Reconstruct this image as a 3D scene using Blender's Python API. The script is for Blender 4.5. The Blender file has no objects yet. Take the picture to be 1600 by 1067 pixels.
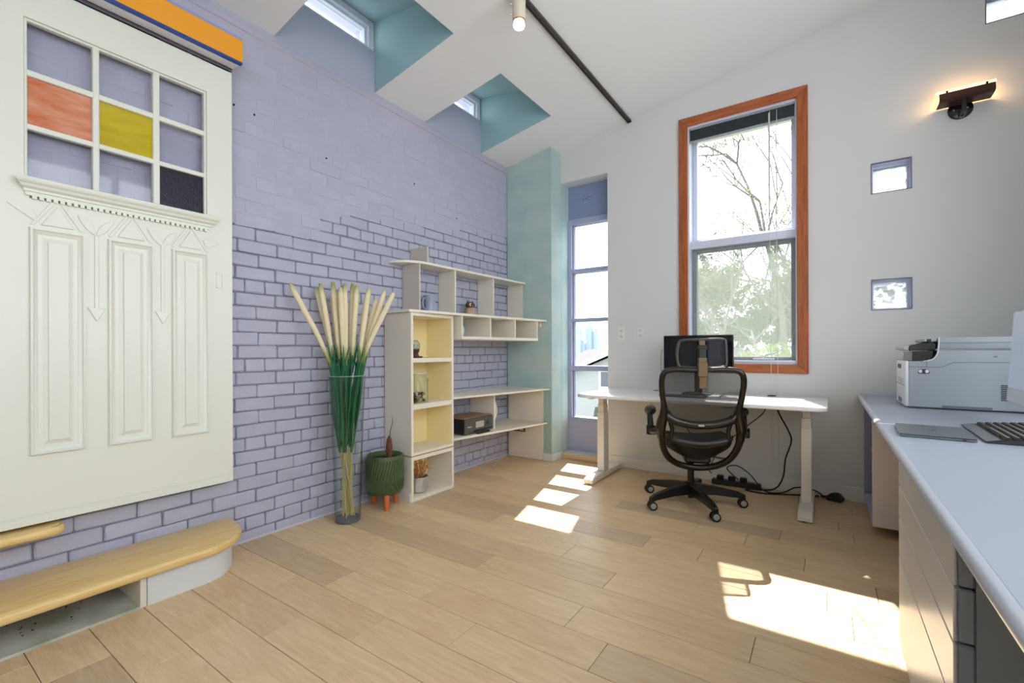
import bpy, bmesh, math, random
from mathutils import Vector, Matrix, noise
R = math.radians
SC = bpy.context.scene
COL = SC.collection
rnd = random.Random(7)

# ------------------------------------------------------------------ camera, sky, sun, exposure
CAM_H, FPX, YAW, CYPX = 1.17, 714.9, 34.477, 547.56
cam_d = bpy.data.cameras.new('camera')
cam_d.sensor_fit = 'HORIZONTAL'; cam_d.sensor_width = 36.0
cam_d.lens = 36.0 * FPX / 1600.0
cam_d.shift_y = (CYPX - 533.5) / 1600.0
cam_d.clip_start = 0.02; cam_d.clip_end = 600
cam = bpy.data.objects.new('camera', cam_d); COL.objects.link(cam)
cam.matrix_world = (Matrix.Translation((0, 0, CAM_H)) @ Matrix.Rotation(R(YAW), 4, 'Z')
                    @ Matrix.Rotation(R(90), 4, 'X') @ Matrix.Rotation(R(-0.197), 4, 'Z'))
SC.camera = cam

world = bpy.data.worlds.new('sky'); SC.world = world; world.use_nodes = True
bg = world.node_tree.nodes['Background']
bg.inputs[0].default_value = (0.90, 0.95, 1.0, 1); bg.inputs[1].default_value = 2.2

sun_d = bpy.data.lights.new('sun', 'SUN'); sun_d.energy = 9.5; sun_d.angle = R(0.55); sun_d.color = (1.0, 0.95, 0.86)
sun = bpy.data.objects.new('sun', sun_d); COL.objects.link(sun)
sun.rotation_euler = Vector((0.2165, -0.805, -1.0)).to_track_quat('-Z', 'Y').to_euler()
sun.location = (-4, 12, 14)

SC.view_settings.view_transform = 'Standard'; SC.view_settings.look = 'None'
SC.view_settings.gamma = 1.0; SC.view_settings.use_curve_mapping = False
SC.view_settings.exposure = 1.03
SC.cycles.use_denoising = True
SC.cycles.max_bounces = 10; SC.cycles.diffuse_bounces = 6; SC.cycles.transparent_max_bounces = 24
SC.cycles.sample_clamp_indirect = 6.0; SC.cycles.caustics_reflective = False; SC.cycles.caustics_refractive = False

# ------------------------------------------------------------------ materials
def lin(c):
    return tuple((v / 255 / 12.92) if v / 255 <= 0.04045 else ((v / 255 + 0.055) / 1.055) ** 2.4 for v in c)
MATS = {}
def mat(name, rgb, rough=0.5, metal=0.0, var=0.0, scale=8.0, bump=0.0, bscale=60.0, stretch=None, rgb2=None, spec=0.5, emit=None, coat=0.0, randval=0.0):
    if name in MATS: return MATS[name]
    m = bpy.data.materials.new(name); m.use_nodes = True; nt = m.node_tree; N = nt.nodes; L = nt.links
    p = N['Principled BSDF']; c = lin(rgb) + (1,)
    p.inputs['Base Color'].default_value = c; p.inputs['Roughness'].default_value = rough; p.inputs['Metallic'].default_value = metal
    p.inputs['Specular IOR Level'].default_value = spec; p.inputs['Coat Weight'].default_value = coat
    if var > 0 or bump > 0 or rgb2:
        tc = N.new('ShaderNodeTexCoord'); mp = N.new('ShaderNodeMapping')
        L.new(tc.outputs['Object'], mp.inputs['Vector'])
        if stretch: mp.inputs['Scale'].default_value = stretch
        if randval > 0:
            oi = N.new('ShaderNodeObjectInfo'); ml = N.new('ShaderNodeMath'); ml.operation = 'MULTIPLY'; ml.inputs[1].default_value = 37.0
            cb = N.new('ShaderNodeCombineXYZ'); L.new(oi.outputs['Random'], ml.inputs[0]); L.new(ml.outputs[0], cb.inputs[0]); L.new(ml.outputs[0], cb.inputs[2])
            L.new(cb.outputs[0], mp.inputs['Location'])
        if var > 0 or rgb2:
            nz = N.new('ShaderNodeTexNoise'); nz.inputs['Scale'].default_value = scale; nz.inputs['Detail'].default_value = 5
            L.new(mp.outputs[0], nz.inputs['Vector'])
            mx = N.new('ShaderNodeMix'); mx.data_type = 'RGBA'
            rmp = N.new('ShaderNodeMapRange'); rmp.inputs[1].default_value = 0.3; rmp.inputs[2].default_value = 0.7
            L.new(nz.outputs['Fac'], rmp.inputs[0]); L.new(rmp.outputs[0], mx.inputs[0])
            a = c; b = (lin(rgb2) + (1,)) if rgb2 else tuple(max(0, v * (1 - var)) for v in c[:3]) + (1,)
            mx.inputs[6].default_value = a; mx.inputs[7].default_value = b
            out = mx.outputs[2]
            if randval > 0:
                hs = N.new('ShaderNodeHueSaturation'); mr = N.new('ShaderNodeMapRange')
                mr.inputs[3].default_value = 1 - randval; mr.inputs[4].default_value = 1 + randval
                L.new(oi.outputs['Random'], mr.inputs[0]); L.new(mr.outputs[0], hs.inputs['Value']); L.new(out, hs.inputs['Color']); out = hs.outputs[0]
            L.new(out, p.inputs['Base Color'])
        if bump > 0:
            nb = N.new('ShaderNodeTexNoise'); nb.inputs['Scale'].default_value = bscale; nb.inputs['Detail'].default_value = 4
            L.new(mp.outputs[0], nb.inputs['Vector'])
            bp = N.new('ShaderNodeBump'); bp.inputs['Strength'].default_value = bump; bp.inputs['Distance'].default_value = 0.01
            L.new(nb.outputs['Fac'], bp.inputs['Height']); L.new(bp.outputs[0], p.inputs['Normal'])
    if emit:
        p.inputs['Emission Color'].default_value = lin(emit[0]) + (1,); p.inputs['Emission Strength'].default_value = emit[1]
    MATS[name] = m; return m

def thin_glass(name, tint=(255, 255, 255), gloss=0.6, rough=0.02, bump=0.0, edge=None):
    if name in MATS: return MATS[name]
    m = bpy.data.materials.new(name); m.use_nodes = True; nt = m.node_tree; N = nt.nodes; L = nt.links
    N.remove(N['Principled BSDF']); o = N['Material Output']
    t = N.new('ShaderNodeBsdfTransparent'); t.inputs[0].default_value = lin(tint) + (1,)
    g = N.new('ShaderNodeBsdfGlossy'); g.inputs['Roughness'].default_value = rough
    fr = N.new('ShaderNodeLayerWeight'); fr.inputs[0].default_value = 0.5
    pw = N.new('ShaderNodeMath'); pw.operation = 'POWER'; pw.inputs[1].default_value = 3.5
    mu = N.new('ShaderNodeMath'); mu.operation = 'MULTIPLY_ADD'; mu.inputs[1].default_value = gloss*0.8; mu.inputs[2].default_value = 0.04*gloss
    mx = N.new('ShaderNodeMixShader')
    L.new(fr.outputs['Facing'], pw.inputs[0]); L.new(pw.outputs[0], mu.inputs[0]); L.new(mu.outputs[0], mx.inputs[0]); L.new(t.outputs[0], mx.inputs[1]); L.new(g.outputs[0], mx.inputs[2])
    if bump:
        nz = N.new('ShaderNodeTexNoise'); nz.inputs['Scale'].default_value = 14; bp = N.new('ShaderNodeBump'); bp.inputs['Strength'].default_value = bump
        tc = N.new('ShaderNodeTexCoord'); L.new(tc.outputs['Object'], nz.inputs['Vector']); L.new(nz.outputs['Fac'], bp.inputs['Height']); L.new(bp.outputs[0], g.inputs['Normal']); L.new(bp.outputs[0], fr.inputs['Normal'])
    if edge:
        ec = N.new('ShaderNodeMix'); ec.data_type = 'RGBA'; ec.inputs[6].default_value = lin(tint) + (1,); ec.inputs[7].default_value = lin(edge) + (1,)
        p2 = N.new('ShaderNodeMath'); p2.operation = 'POWER'; p2.inputs[1].default_value = 2.2
        L.new(fr.outputs['Facing'], p2.inputs[0]); L.new(p2.outputs[0], ec.inputs[0]); L.new(ec.outputs[2], t.inputs[0])
    L.new(mx.outputs[0], o.inputs[0]); MATS[name] = m; return m

def veil(name, rgb, opacity, translucent=0.5):
    """woven net: part see-through, part cloth"""
    if name in MATS: return MATS[name]
    m = bpy.data.materials.new(name); m.use_nodes = True; nt = m.node_tree; N = nt.nodes; L = nt.links
    N.remove(N['Principled BSDF']); o = N['Material Output']
    t = N.new('ShaderNodeBsdfTransparent'); d = N.new('ShaderNodeBsdfDiffuse'); d.inputs[0].default_value = lin(rgb) + (1,)
    tl = N.new('ShaderNodeBsdfTranslucent'); tl.inputs[0].default_value = lin(rgb) + (1,)
    a = N.new('ShaderNodeMixShader'); a.inputs[0].default_value = translucent; L.new(d.outputs[0], a.inputs[1]); L.new(tl.outputs[0], a.inputs[2])
    b = N.new('ShaderNodeMixShader'); b.inputs[0].default_value = opacity; L.new(t.outputs[0], b.inputs[1]); L.new(a.outputs[0], b.inputs[2])
    L.new(b.outputs[0], o.inputs[0]); MATS[name] = m; return m

white_wall = mat('white wall paint', (214, 215, 214), 0.8, var=0.03, scale=1.5, bump=0.02, bscale=180)
ceil_paint = mat('white ceiling paint', (226, 226, 226), 0.85)
white_trim = mat('white trim', (222, 220, 216), 0.4)
brick_paint = mat('lavender brick paint', (177, 178, 197), 0.62, var=0.07, scale=9, bump=0.25, bscale=70, randval=0.03)
mortar_paint = mat('lavender mortar paint', (132, 132, 152), 0.8, var=0.10, scale=20, bump=0.5, bscale=90)
skim_paint = mat('lavender skim coat', (179, 176, 194), 0.65, var=0.05, scale=5, bump=0.25, bscale=40)
lav_wall = mat('lavender wall paint', (172, 174, 194), 0.7)
teal_well = mat('teal well paint', (164, 198, 203), 0.6, var=0.05, scale=2.5)
teal_plaster = mat('teal sponge plaster', (164, 190, 191), 0.7, var=0, scale=4.5, rgb2=(184, 200, 195), bump=0.05)
lav_frame = mat('lavender window paint', (166, 172, 204), 0.45)
blue_panel = mat('slate lavender panel paint', (134, 146, 182), 0.45)
door_paint = mat('cream door paint', (224, 226, 216), 0.35, var=0.02, scale=3)
glass = thin_glass('clear window glass')
vase_glass = thin_glass('vase glass', (244, 250, 248), 1.2, 0.02, edge=(150, 166, 176))

def floor_mat():
    m = bpy.data.materials.new('oak plank'); m.use_nodes = True; nt = m.node_tree; N = nt.nodes; L = nt.links
    p = N['Principled BSDF']; p.inputs['Roughness'].default_value = 0.38; p.inputs['Specular IOR Level'].default_value = 0.4
    tc = N.new('ShaderNodeTexCoord'); oi = N.new('ShaderNodeObjectInfo')
    ml = N.new('ShaderNodeMath'); ml.operation = 'MULTIPLY'; ml.inputs[1].default_value = 91.0; L.new(oi.outputs['Random'], ml.inputs[0])
    cb = N.new('ShaderNodeCombineXYZ'); L.new(ml.outputs[0], cb.inputs[0]); L.new(ml.outputs[0], cb.inputs[1])
    ad = N.new('ShaderNodeVectorMath'); L.new(tc.outputs['Object'], ad.inputs[0]); L.new(cb.outputs[0], ad.inputs[1])
    mp = N.new('ShaderNodeMapping'); mp.inputs['Scale'].default_value = (1.3, 16, 1); L.new(ad.outputs[0], mp.inputs['Vector'])
    n1 = N.new('ShaderNodeTexNoise'); n1.inputs['Scale'].default_value = 3.0; n1.inputs['Detail'].default_value = 8; n1.inputs['Distortion'].default_value = 1.2; L.new(mp.outputs[0], n1.inputs['Vector'])
    mp2 = N.new('ShaderNodeMapping'); mp2.inputs['Scale'].default_value = (0.7, 3.2, 1); L.new(ad.outputs[0], mp2.inputs['Vector'])
    n2 = N.new('ShaderNodeTexNoise'); n2.inputs['Scale'].default_value = 2.0; n2.inputs['Detail'].default_value = 3; n2.inputs['Distortion'].default_value = 2.5; L.new(mp2.outputs[0], n2.inputs['Vector'])
    w = N.new('ShaderNodeMath'); w.operation = 'MULTIPLY'; w.inputs[1].default_value = 26.0; L.new(n2.outputs['Fac'], w.inputs[0])
    sn = N.new('ShaderNodeMath'); sn.operation = 'SINE'; L.new(w.outputs[0], sn.inputs[0])
    mr = N.new('ShaderNodeMapRange'); mr.inputs[1].default_value = -1; mr.inputs[2].default_value = 1; mr.inputs[3].default_value = 0; mr.inputs[4].default_value = 0.18; L.new(sn.outputs[0], mr.inputs[0])
    ad2 = N.new('ShaderNodeMath'); L.new(n1.outputs['Fac'], ad2.inputs[0]); L.new(mr.outputs[0], ad2.inputs[1])
    cr = N.new('ShaderNodeValToRGB'); cr.color_ramp.elements[0].position = 0.3; cr.color_ramp.elements[1].position = 0.95
    cr.color_ramp.elements[0].color = lin((220, 197, 161)) + (1,); cr.color_ramp.elements[1].color = lin((198, 170, 133)) + (1,); L.new(ad2.outputs[0], cr.inputs[0])
    tr = N.new('ShaderNodeValToRGB'); e = tr.color_ramp.elements; e[0].position = 0; e[0].color = (0.77, 0.74, 0.76, 1); e[1].position = 1; e[1].color = (1.0, 0.97, 0.92, 1)
    q = e.new(0.3); q.color = (0.97, 0.93, 0.88, 1); q = e.new(0.6); q.color = (1.05, 1.03, 1.0, 1); L.new(oi.outputs['Random'], tr.inputs[0])
    mx = N.new('ShaderNodeMix'); mx.data_type = 'RGBA'; mx.blend_type = 'MULTIPLY'; mx.inputs[0].default_value = 1; L.new(cr.outputs[0], mx.inputs[6]); L.new(tr.outputs[0], mx.inputs[7])
    L.new(mx.outputs[2], p.inputs['Base Color'])
    bp = N.new('ShaderNodeBump'); bp.inputs['Strength'].default_value = 0.06; bp.inputs['Distance'].default_value = 0.004; L.new(n1.outputs['Fac'], bp.inputs['Height']); L.new(bp.outputs[0], p.inputs['Normal'])
    return m
plank_mat = floor_mat()
seam_mat = mat('dark seam', (92, 74, 56), 0.9)

# ------------------------------------------------------------------ mesh builder
class B:
    def __init__(s): s.bm = bmesh.new()
    def _merge(s, t):
        me = bpy.data.meshes.new('tmp'); t.to_mesh(me); t.free(); s.bm.from_mesh(me); bpy.data.meshes.remove(me); return s
    def box(s, x0, x1, y0, y1, z0, z1, bev=0.0, seg=1):
        t = s.bm if not bev else bmesh.new()
        v = [t.verts.new(p) for p in ((x0,y0,z0),(x1,y0,z0),(x1,y1,z0),(x0,y1,z0),(x0,y0,z1),(x1,y0,z1),(x1,y1,z1),(x0,y1,z1))]
        for f in ((0,3,2,1),(4,5,6,7),(0,1,5,4),(1,2,6,5),(2,3,7,6),(3,0,4,7)): t.faces.new([v[i] for i in f])
        if bev:
            bmesh.ops.bevel(t, geom=t.edges[:], offset=bev, segments=seg, affect='EDGES', profile=0.5); s._merge(t)
        return s
    def hexa(s, P):
        v = [s.bm.verts.new(p) for p in P]
        for f in ((0,3,2,1),(4,5,6,7),(0,1,5,4),(1,2,6,5),(2,3,7,6),(3,0,4,7)): s.bm.faces.new([v[i] for i in f])
        return s
    def poly(s, P):
        s.bm.faces.new([s.bm.verts.new(p) for p in P]); return s
    def prism(s, pts, axis, a0, a1, bev=0.0, seg=1):
        def m(p, a): return (a, p[0], p[1]) if axis == 'x' else ((p[0], a, p[1]) if axis == 'y' else (p[0], p[1], a))
        t = bmesh.new(); n = len(pts)
        A = [t.verts.new(m(p, a0)) for p in pts]; C = [t.verts.new(m(p, a1)) for p in pts]
        t.faces.new(A); t.faces.new(C[::-1])
        for i in range(n): t.faces.new([A[i], C[i], C[(i+1) % n], A[(i+1) % n]])
        bmesh.ops.recalc_face_normals(t, faces=t.faces[:])
        if bev: bmesh.ops.bevel(t, geom=t.edges[:], offset=bev, segments=seg, affect='EDGES', profile=0.5)
        return s._merge(t)
    def tube(s, pts, r, n=8, closed=False, flat=1.0, up=None, caps=True):
        P = [Vector(p) for p in pts]; m = len(P); rr = r if isinstance(r, (list, tuple)) else [r] * m
        rings = []; prev = None
        for i, p in enumerate(P):
            d = (P[(i+1) % m] - P[i-1]) if (closed or 0 < i < m-1) else (P[1]-P[0] if i == 0 else P[-1]-P[-2])
            d.normalize()
            if up is not None: a = Vector(up).cross(d)
            elif prev is None: a = d.cross(Vector((0,0,1)) if abs(d.z) < 0.9 else Vector((1,0,0)))
            else: a = prev - d * prev.dot(d)
            if a.length < 1e-6: a = d.orthogonal()
            a.normalize(); prev = a; b = d.cross(a)
            rings.append([s.bm.verts.new(p + (a*math.cos(2*math.pi*k/n) + b*math.sin(2*math.pi*k/n)*flat)*rr[i]) for k in range(n)])
        for i in range(m if closed else m-1):
            A, C = rings[i], rings[(i+1) % m]
            for k in range(n): s.bm.faces.new([A[k], A[(k+1) % n], C[(k+1) % n], C[k]])
        if caps and not closed: s.bm.faces.new(rings[0][::-1]); s.bm.faces.new(rings[-1])
        return s
    def cyl(s, p0, p1, r0, r1=None, n=20): return s.tube([p0, p1], [r0, r0 if r1 is None else r1], n)
    def lathe(s, prof, c=(0,0,0), n=32, cap0=True, cap1=True, sx=1, sy=1):
        rings = [[s.bm.verts.new((c[0]+sx*r*math.cos(2*math.pi*k/n), c[1]+sy*r*math.sin(2*math.pi*k/n), c[2]+z)) for k in range(n)] for r, z in prof]
        for A, C in zip(rings, rings[1:]):
            for k in range(n): s.bm.faces.new([A[k], A[(k+1) % n], C[(k+1) % n], C[k]])
        if cap0: s.bm.faces.new(rings[0][::-1])
        if cap1: s.bm.faces.new(rings[-1])
        return s
    def ball(s, c, rx, ry=None, rz=None, u=16, v=10):
        t = bmesh.new(); bmesh.ops.create_uvsphere(t, u_segments=u, v_segments=v, radius=1.0)
        for q in t.verts: q.co = (c[0]+q.co.x*rx, c[1]+q.co.y*(ry or rx), c[2]+q.co.z*(rz or rx))
        return s._merge(t)
    def xf(s, M):
        bmesh.ops.transform(s.bm, matrix=M, verts=s.bm.verts[:]); return s

def mesh_of(name, b, m, smooth=None):
    bmesh.ops.recalc_face_normals(b.bm, faces=b.bm.faces[:])
    me = bpy.data.meshes.new(name); b.bm.to_mesh(me); b.bm.free(); me.materials.append(m)
    if smooth is not None:
        me.polygons.foreach_set('use_smooth', [True] * len(me.polygons)); me.set_sharp_from_angle(angle=R(smooth))
    return me
def adopt(o, parent):
    if parent is not None:
        o.parent = parent; root = parent
        o.matrix_parent_inverse = Matrix.Identity(4) if parent.get('_local') else MW(parent).inverted()
def MW(o):
    m = o.matrix_basis.copy()
    if o.parent is not None: m = MW(o.parent) @ o.matrix_parent_inverse @ m
    return m
def obj(name, b, m, parent=None, smooth=None, label=None, cat=None, group=None, kind=None):
    o = bpy.data.objects.new(name, b if isinstance(b, bpy.types.Mesh) else mesh_of(name, b, m, smooth)); COL.objects.link(o)
    if parent is not None:
        o.parent = parent
        o.matrix_parent_inverse = Matrix.Identity(4) if parent in LOCAL else MW(parent).inverted()
        if parent in LOCAL: LOCAL.add(o)
    if label: o['label'] = label
    if cat: o['category'] = cat
    if group: o['group'] = group
    if kind: o['kind'] = kind
    return o
LOCAL = set()
def thing(name, loc, label=None, cat=None, group=None, kind=None, rotz=None):
    o = bpy.data.objects.new(name, None); COL.objects.link(o); o.location = loc; o.empty_display_size = 0.05
    if rotz is not None: o.rotation_euler = (0, 0, rotz); LOCAL.add(o)
    if label: o['label'] = label
    if cat: o['category'] = cat
    if group: o['group'] = group
    if kind: o['kind'] = kind
    return o
def smooth_path(P, n=6, closed=False):
    P = [Vector(p) for p in P]; m = len(P); out = []
    for i in range(m if closed else m-1):
        g = lambda k: P[k % m] if closed else P[max(0, min(m-1, k))]
        p0, p1, p2, p3 = g(i-1), g(i), g(i+1), g(i+2)
        for k in range(n):
            t = k / n
            out.append(0.5*((2*p1)+(p2-p0)*t+(2*p0-5*p1+4*p2-p3)*t*t+(3*p1-p0-3*p2+p3)*t**3))
    if not closed: out.append(P[-1])
    return out
def grid_wall(axis, a0, a1, us, zs, holes):
    """solid wall slab between a0 and a1, cut along us (horizontal) and zs, leaving the holes out"""
    b = B(); U = sorted(set(us + [h[0] for h in holes] + [h[1] for h in holes])); Z = sorted(set(zs + [h[2] for h in holes] + [h[3] for h in holes]))
    for i in range(len(U)-1):
        z_run = None
        for j in range(len(Z)-1):
            cu, cz = (U[i]+U[i+1])/2, (Z[j]+Z[j+1])/2
            hole = any(h[0] < cu < h[1] and h[2] < cz < h[3] for h in holes)
            if not hole and z_run is None: z_run = Z[j]
            if z_run is not None and (hole or j == len(Z)-2):
                top = Z[j] if hole else Z[j+1]
                if axis == 'y': b.box(U[i], U[i+1], a0, a1, z_run, top)
                else: b.box(a0, a1, U[i], U[i+1], z_run, top)
                z_run = None
    return b
# camera projection (for choosing the largest bricks)
cY, sY = math.cos(R(YAW)), math.sin(R(YAW))
def proj(x, y, z):
    d = -sY*x + cY*y
    return (800 + FPX*(cY*x + sY*y)/d, CYPX - FPX*(z-CAM_H)/d, d) if d > 0.05 else (None, None, d)

# ------------------------------------------------------------------ the room
XB, YF, XR, YR = -2.945, 4.416, 1.30, -2.4      # brick face, far wall face, right wall, rear wall
YP = 4.20                                        # brick ends at the pilaster
KC, ZC = 0.173, 3.216                            # ceiling slope and its height over the bricks
def cz(x): return ZC + KC*(x - XB)

# floor: planks run across the room, rows of 0.19 m
floor = obj('floor', B().box(XB-0.3, XR+0.3, YR-0.3, YF+0.3, -0.12, -0.006), seam_mat, kind='structure', label='pale oak plank floor of the studio')
known_ends = {0: [-2.137, -0.6], 1: [-1.909, -0.45], 2: [-2.268, -1.592], 3: [-1.24], 4: [-1.586], 5: [-2.258, -0.919], 6: [-1.564, -0.24], 7: [-2.4, -0.912],
              8: [-1.244, 0.09], 9: [-1.9, 0.0], 10: [-0.907, -0.598], 11: [-1.75, -0.1], 12: [-0.709, -0.411], 13: [-1.3, -0.242], 14: [-2.0, 0.139], 15: [-1.1], 16: [-1.8, -0.5], 17: [-2.2, -0.6], 18: [-1.4]}
y = 0.77 - 0.19*5; row = -5
while y < YF:
    ends = known_ends.get(row)
    if ends is None: ends = [XB + rnd.uniform(0.4, 1.6)]
    ends = sorted(ends)
    while ends[-1] < XR: ends.append(ends[-1] + rnd.uniform(0.7, 1.5))
    while ends[0] > XB + 1.5: ends.insert(0, ends[0] - rnd.uniform(0.8, 1.3))
    xs = [XB] + [e for e in ends if XB+0.1 < e < XR-0.1] + [XR]
    y1 = min(y+0.19, YF)
    for x0, x1 in zip(xs, xs[1:]):
        if proj((x0+x1)/2, y1, 0)[2] < 0.25: continue
        lx = x1 - x0 - 0.0022; ly = y1 - y - 0.0022
        o = obj('floor_plank', B().box(-lx/2, lx/2, -ly/2, ly/2, -0.006, 0.0, 0.0012), plank_mat, None)
        o.parent = floor; o.location = ((x0+x1)/2, (y+y1)/2, 0)
    y += 0.19; row += 1
obj('rear_boards', B().box(XB, XR, YR, 0.77-0.19*5, -0.006, 0.0), plank_mat, floor)

# brick wall ------------------------------------------------------------------
def z_clear(y): return 1.94 if y < 1.9 else 2.13 + (y-1.9)*0.13      # below: open joints, above: skimmed over
wl = B().box(XB-0.25, XB-0.012, YR-0.2, YF+0.3, -0.1, 3.185)
wall_left = obj('wall_left', wl, mortar_paint, kind='structure', label='lavender painted brick wall behind the shelves and the sliding door')
sk = B(); yy = YR
while yy < YP:
    y2 = min(yy+0.25, YP) if yy >= 1.65 else 1.65 if yy + 0.3 > 1.65 else yy + 0.3
    if yy >= 0: sk.box(XB-0.011, XB-0.0036, yy, y2, z_clear((yy+y2)/2)+0.01, 3.14)
    yy = y2
obj('skim_coat', sk, skim_paint, wall_left)
obj('top_ledge', B().box(XB-0.02, XB+0.004, YR, YP, 3.14, 3.185, 0.006), skim_paint, wall_left, 40)
PITCH = 0.0815; stretch = 0.2445; bricks = []
for r in range(0, 40):
    z0 = -0.0165 + PITCH*r; z1 = z0 + PITCH
    if z1 > 3.15: break
    head = (r % 6 == 1); L = stretch/2 if head else stretch
    off = 1.39 if head else (1.464 if r % 2 else 1.338) + rnd.uniform(-0.012, 0.012)
    k0 = math.floor((0.0 - off)/L)
    yb = off + k0*L
    while yb < YP:
        ya, yc = max(yb, -0.1), min(yb+L, YP)
        if yc - ya > 0.03: bricks.append((ya, yc, max(z0, 0.0), z1, head))
        yb += L
def brick_mesh(ly, lz, i, shallow):
    g = random.Random(i*13+int(shallow)); b = B(); bv = 0.0030 if shallow else 0.006
    b.box(-0.03, 0.0, -ly/2, ly/2, -lz/2, lz/2, bv)
    sk_ = g.uniform(-0.022, 0.022)
    for v in b.bm.verts:
        j = 0.0026; v.co.z += v.co.y*sk_
        v.co.y += g.uniform(-j, j); v.co.z += g.uniform(-j, j)
        if v.co.x > -0.001: v.co.x += g.uniform(-0.0008, 0.0) if shallow else g.uniform(-0.003, 0.001)
    return mesh_of('brick', b, brick_paint)
cache = {}
def brick_data(ly, lz, shallow):
    full = abs(lz-(PITCH-(0.006 if shallow else 0.0075))) < 1e-4
    v = rnd.randrange(8) if full else 0
    key = (round(ly, 3), round(lz, 3), v, shallow)
    if key not in cache: cache[key] = brick_mesh(ly, lz, len(cache), shallow)
    return cache[key]
def brick_score(b):
    yc, zc = (b[0]+b[1])/2, (b[2]+b[3])/2
    px, py, d = proj(XB, yc, zc)
    if px is None or not (-15 < px < 1615 and -15 < py < 1080): return 0
    if 0.33 < yc < 1.27 and 0.42 < zc < 1.90: return 0
    if 2.5 < yc < 2.93 and zc < 1.45: return 0
    return (b[1]-b[0])*(b[3]-b[2])*abs(XB)/d**3
order = sorted(range(len(bricks)), key=lambda i: -brick_score(bricks[i]))
rest = B()
for n, i in enumerate(order):
    ya, yc, z0, z1, head = bricks[i]
    zm, ym = (z0+z1)/2, (ya+yc)/2
    shallow = zm > z_clear(ym)
    gp = 0.006 if shallow else 0.0075
    me = brick_data(yc-ya-gp, z1-z0-gp, shallow)
    dx = rnd.uniform(-0.0030, 0.0004) if shallow else rnd.uniform(-0.0015, 0.0015)
    if n < 300:
        o = obj('brick', me, None); o.parent = wall_left; o.location = (XB+dx, ym, zm); o.rotation_euler = (rnd.uniform(-0.006, 0.006), 0, 0 if shallow else rnd.uniform(-0.006, 0.006))
    else:
        t = bmesh.new(); t.from_mesh(me); bmesh.ops.translate(t, vec=(XB+dx, ym, zm), verts=t.verts[:]); rest._merge(t)
obj('small_bricks', rest, brick_paint, wall_left, kind='stuff')
# nail holes left in the bricks
for px, z in ((1.33, 2.66), (1.45, 2.65), (1.95, 2.55), (2.8, 2.62), (3.35, 2.45)):
    obj('nail_hole', B().cyl((XB-0.002, px, z), (XB+0.0025, px, z), 0.006, n=8), mat('hole black', (25, 22, 24), 0.9), wall_left)
obj('plinth_line', B().box(XB-0.01, XB+0.004, 1.2, YP, 0.0, 0.012), mat('pale lavender paint', (196, 200, 214), 0.6), wall_left)

# plaster above the ledge, with the clerestory openings inside the two roof wells
W = [(1.576, 2.382), (2.931, 3.737)]
XW = -2.113
up = grid_wall('x', XB-0.25, XB-0.004, [YR-0.2, YF+0.3], [3.185, 4.2], [(a+0.0, c-0.0, 3.545, 3.775) for a, c in W])
obj('upper_wall', up, lav_wall, wall_left)
for i, (a, c) in enumerate(W):
    w = thing('window_%d' % (i+3), (XB, (a+c)/2, 3.545), ['clerestory window in the nearer teal roof well', 'clerestory window in the farther teal roof well'][i], kind='structure')
    f = B(); z0, z1 = 3.545, 3.775; x0, x1 = XB-0.11, XB-0.012; t = 0.05
    f.box(x0, x1, a, c, z0, z0+0.02, 0.003); f.box(x0, x1, a, c, z1-t, z1, 0.003); f.box(x0, x1, a, a+t, z0+0.02, z1-t, 0.003); f.box(x0, x1, c-t, c, z0+0.02, z1-t, 0.003)
    obj('window_frame', f, mat('white vinyl frame', (216, 222, 232), 0.35), w)
    obj('window_sash', B().box(x0+0.01, x1-0.03, a+t, c-t, z1-t-0.018, z1-t).box(x0+0.01, x1-0.03, c-t-0.018, c-t, z0+0.02, z1-t-0.018), mat('white vinyl frame', (216, 222, 232), 0.35), w)
    obj('pane', B().box(x0+0.03, x0+0.036, a+t, c-t-0.018, z0+0.02, z1-t-0.018), glass, w)

# ceiling with two roof wells
ceil = B(); T = 0.16
def cbox(x0, x1, y0, y1):
    ceil.hexa([(x0,y0,cz(x0)),(x1,y0,cz(x1)),(x1,y1,cz(x1)),(x0,y1,cz(x0)),(x0,y0,cz(x0)+T),(x1,y0,cz(x1)+T),(x1,y1,cz(x1)+T),(x0,y1,cz(x0)+T)])
cbox(XW, XR+0.2, YR-0.2, YF+0.3)
e = YR-0.2
for a, c in W: cbox(XB-0.003, XW, e, a); e = c
cbox(XB-0.003, XW, e, YF+0.3)
ceiling = obj('ceiling', ceil, ceil_paint, kind='structure', label='white sloping ceiling cut by two teal roof wells')
for a, c in W:
    wz0, wz1 = 3.775, 3.655
    def side(y0, y1):
        return B().prism([(XB-0.003, cz(XB)), (XW, cz(XW)), (XW, wz1+0.02), (XB-0.003, wz0+0.02)], 'y', y0, y1)
    obj('well_side', side(a, a+0.003), teal_well, ceiling); obj('well_side', side(c-0.003, c), teal_well, ceiling)
    obj('well_end', B().box(XW-0.003, XW, a+0.003, c-0.003, cz(XW), wz1+0.02), teal_well, ceiling)
    obj('well_top', B().prism([(XB-0.25, wz0+0.036), (XW+0.03, wz1), (XW+0.03, wz1+0.05), (XB-0.25, wz0+0.09)], 'y', a-0.03, c+0.03), teal_well, ceiling)
obj('ceiling_hook', B().tube(smooth_path([(-0.98, 3.05, cz(-0.98)), (-0.98, 3.05, cz(-0.98)-0.03), (-0.965, 3.05, cz(-0.98)-0.04), (-0.955, 3.05, cz(-0.98)-0.03)], 4), 0.003, 6), mat('hook grey', (150, 150, 150), 0.4), ceiling)

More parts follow.
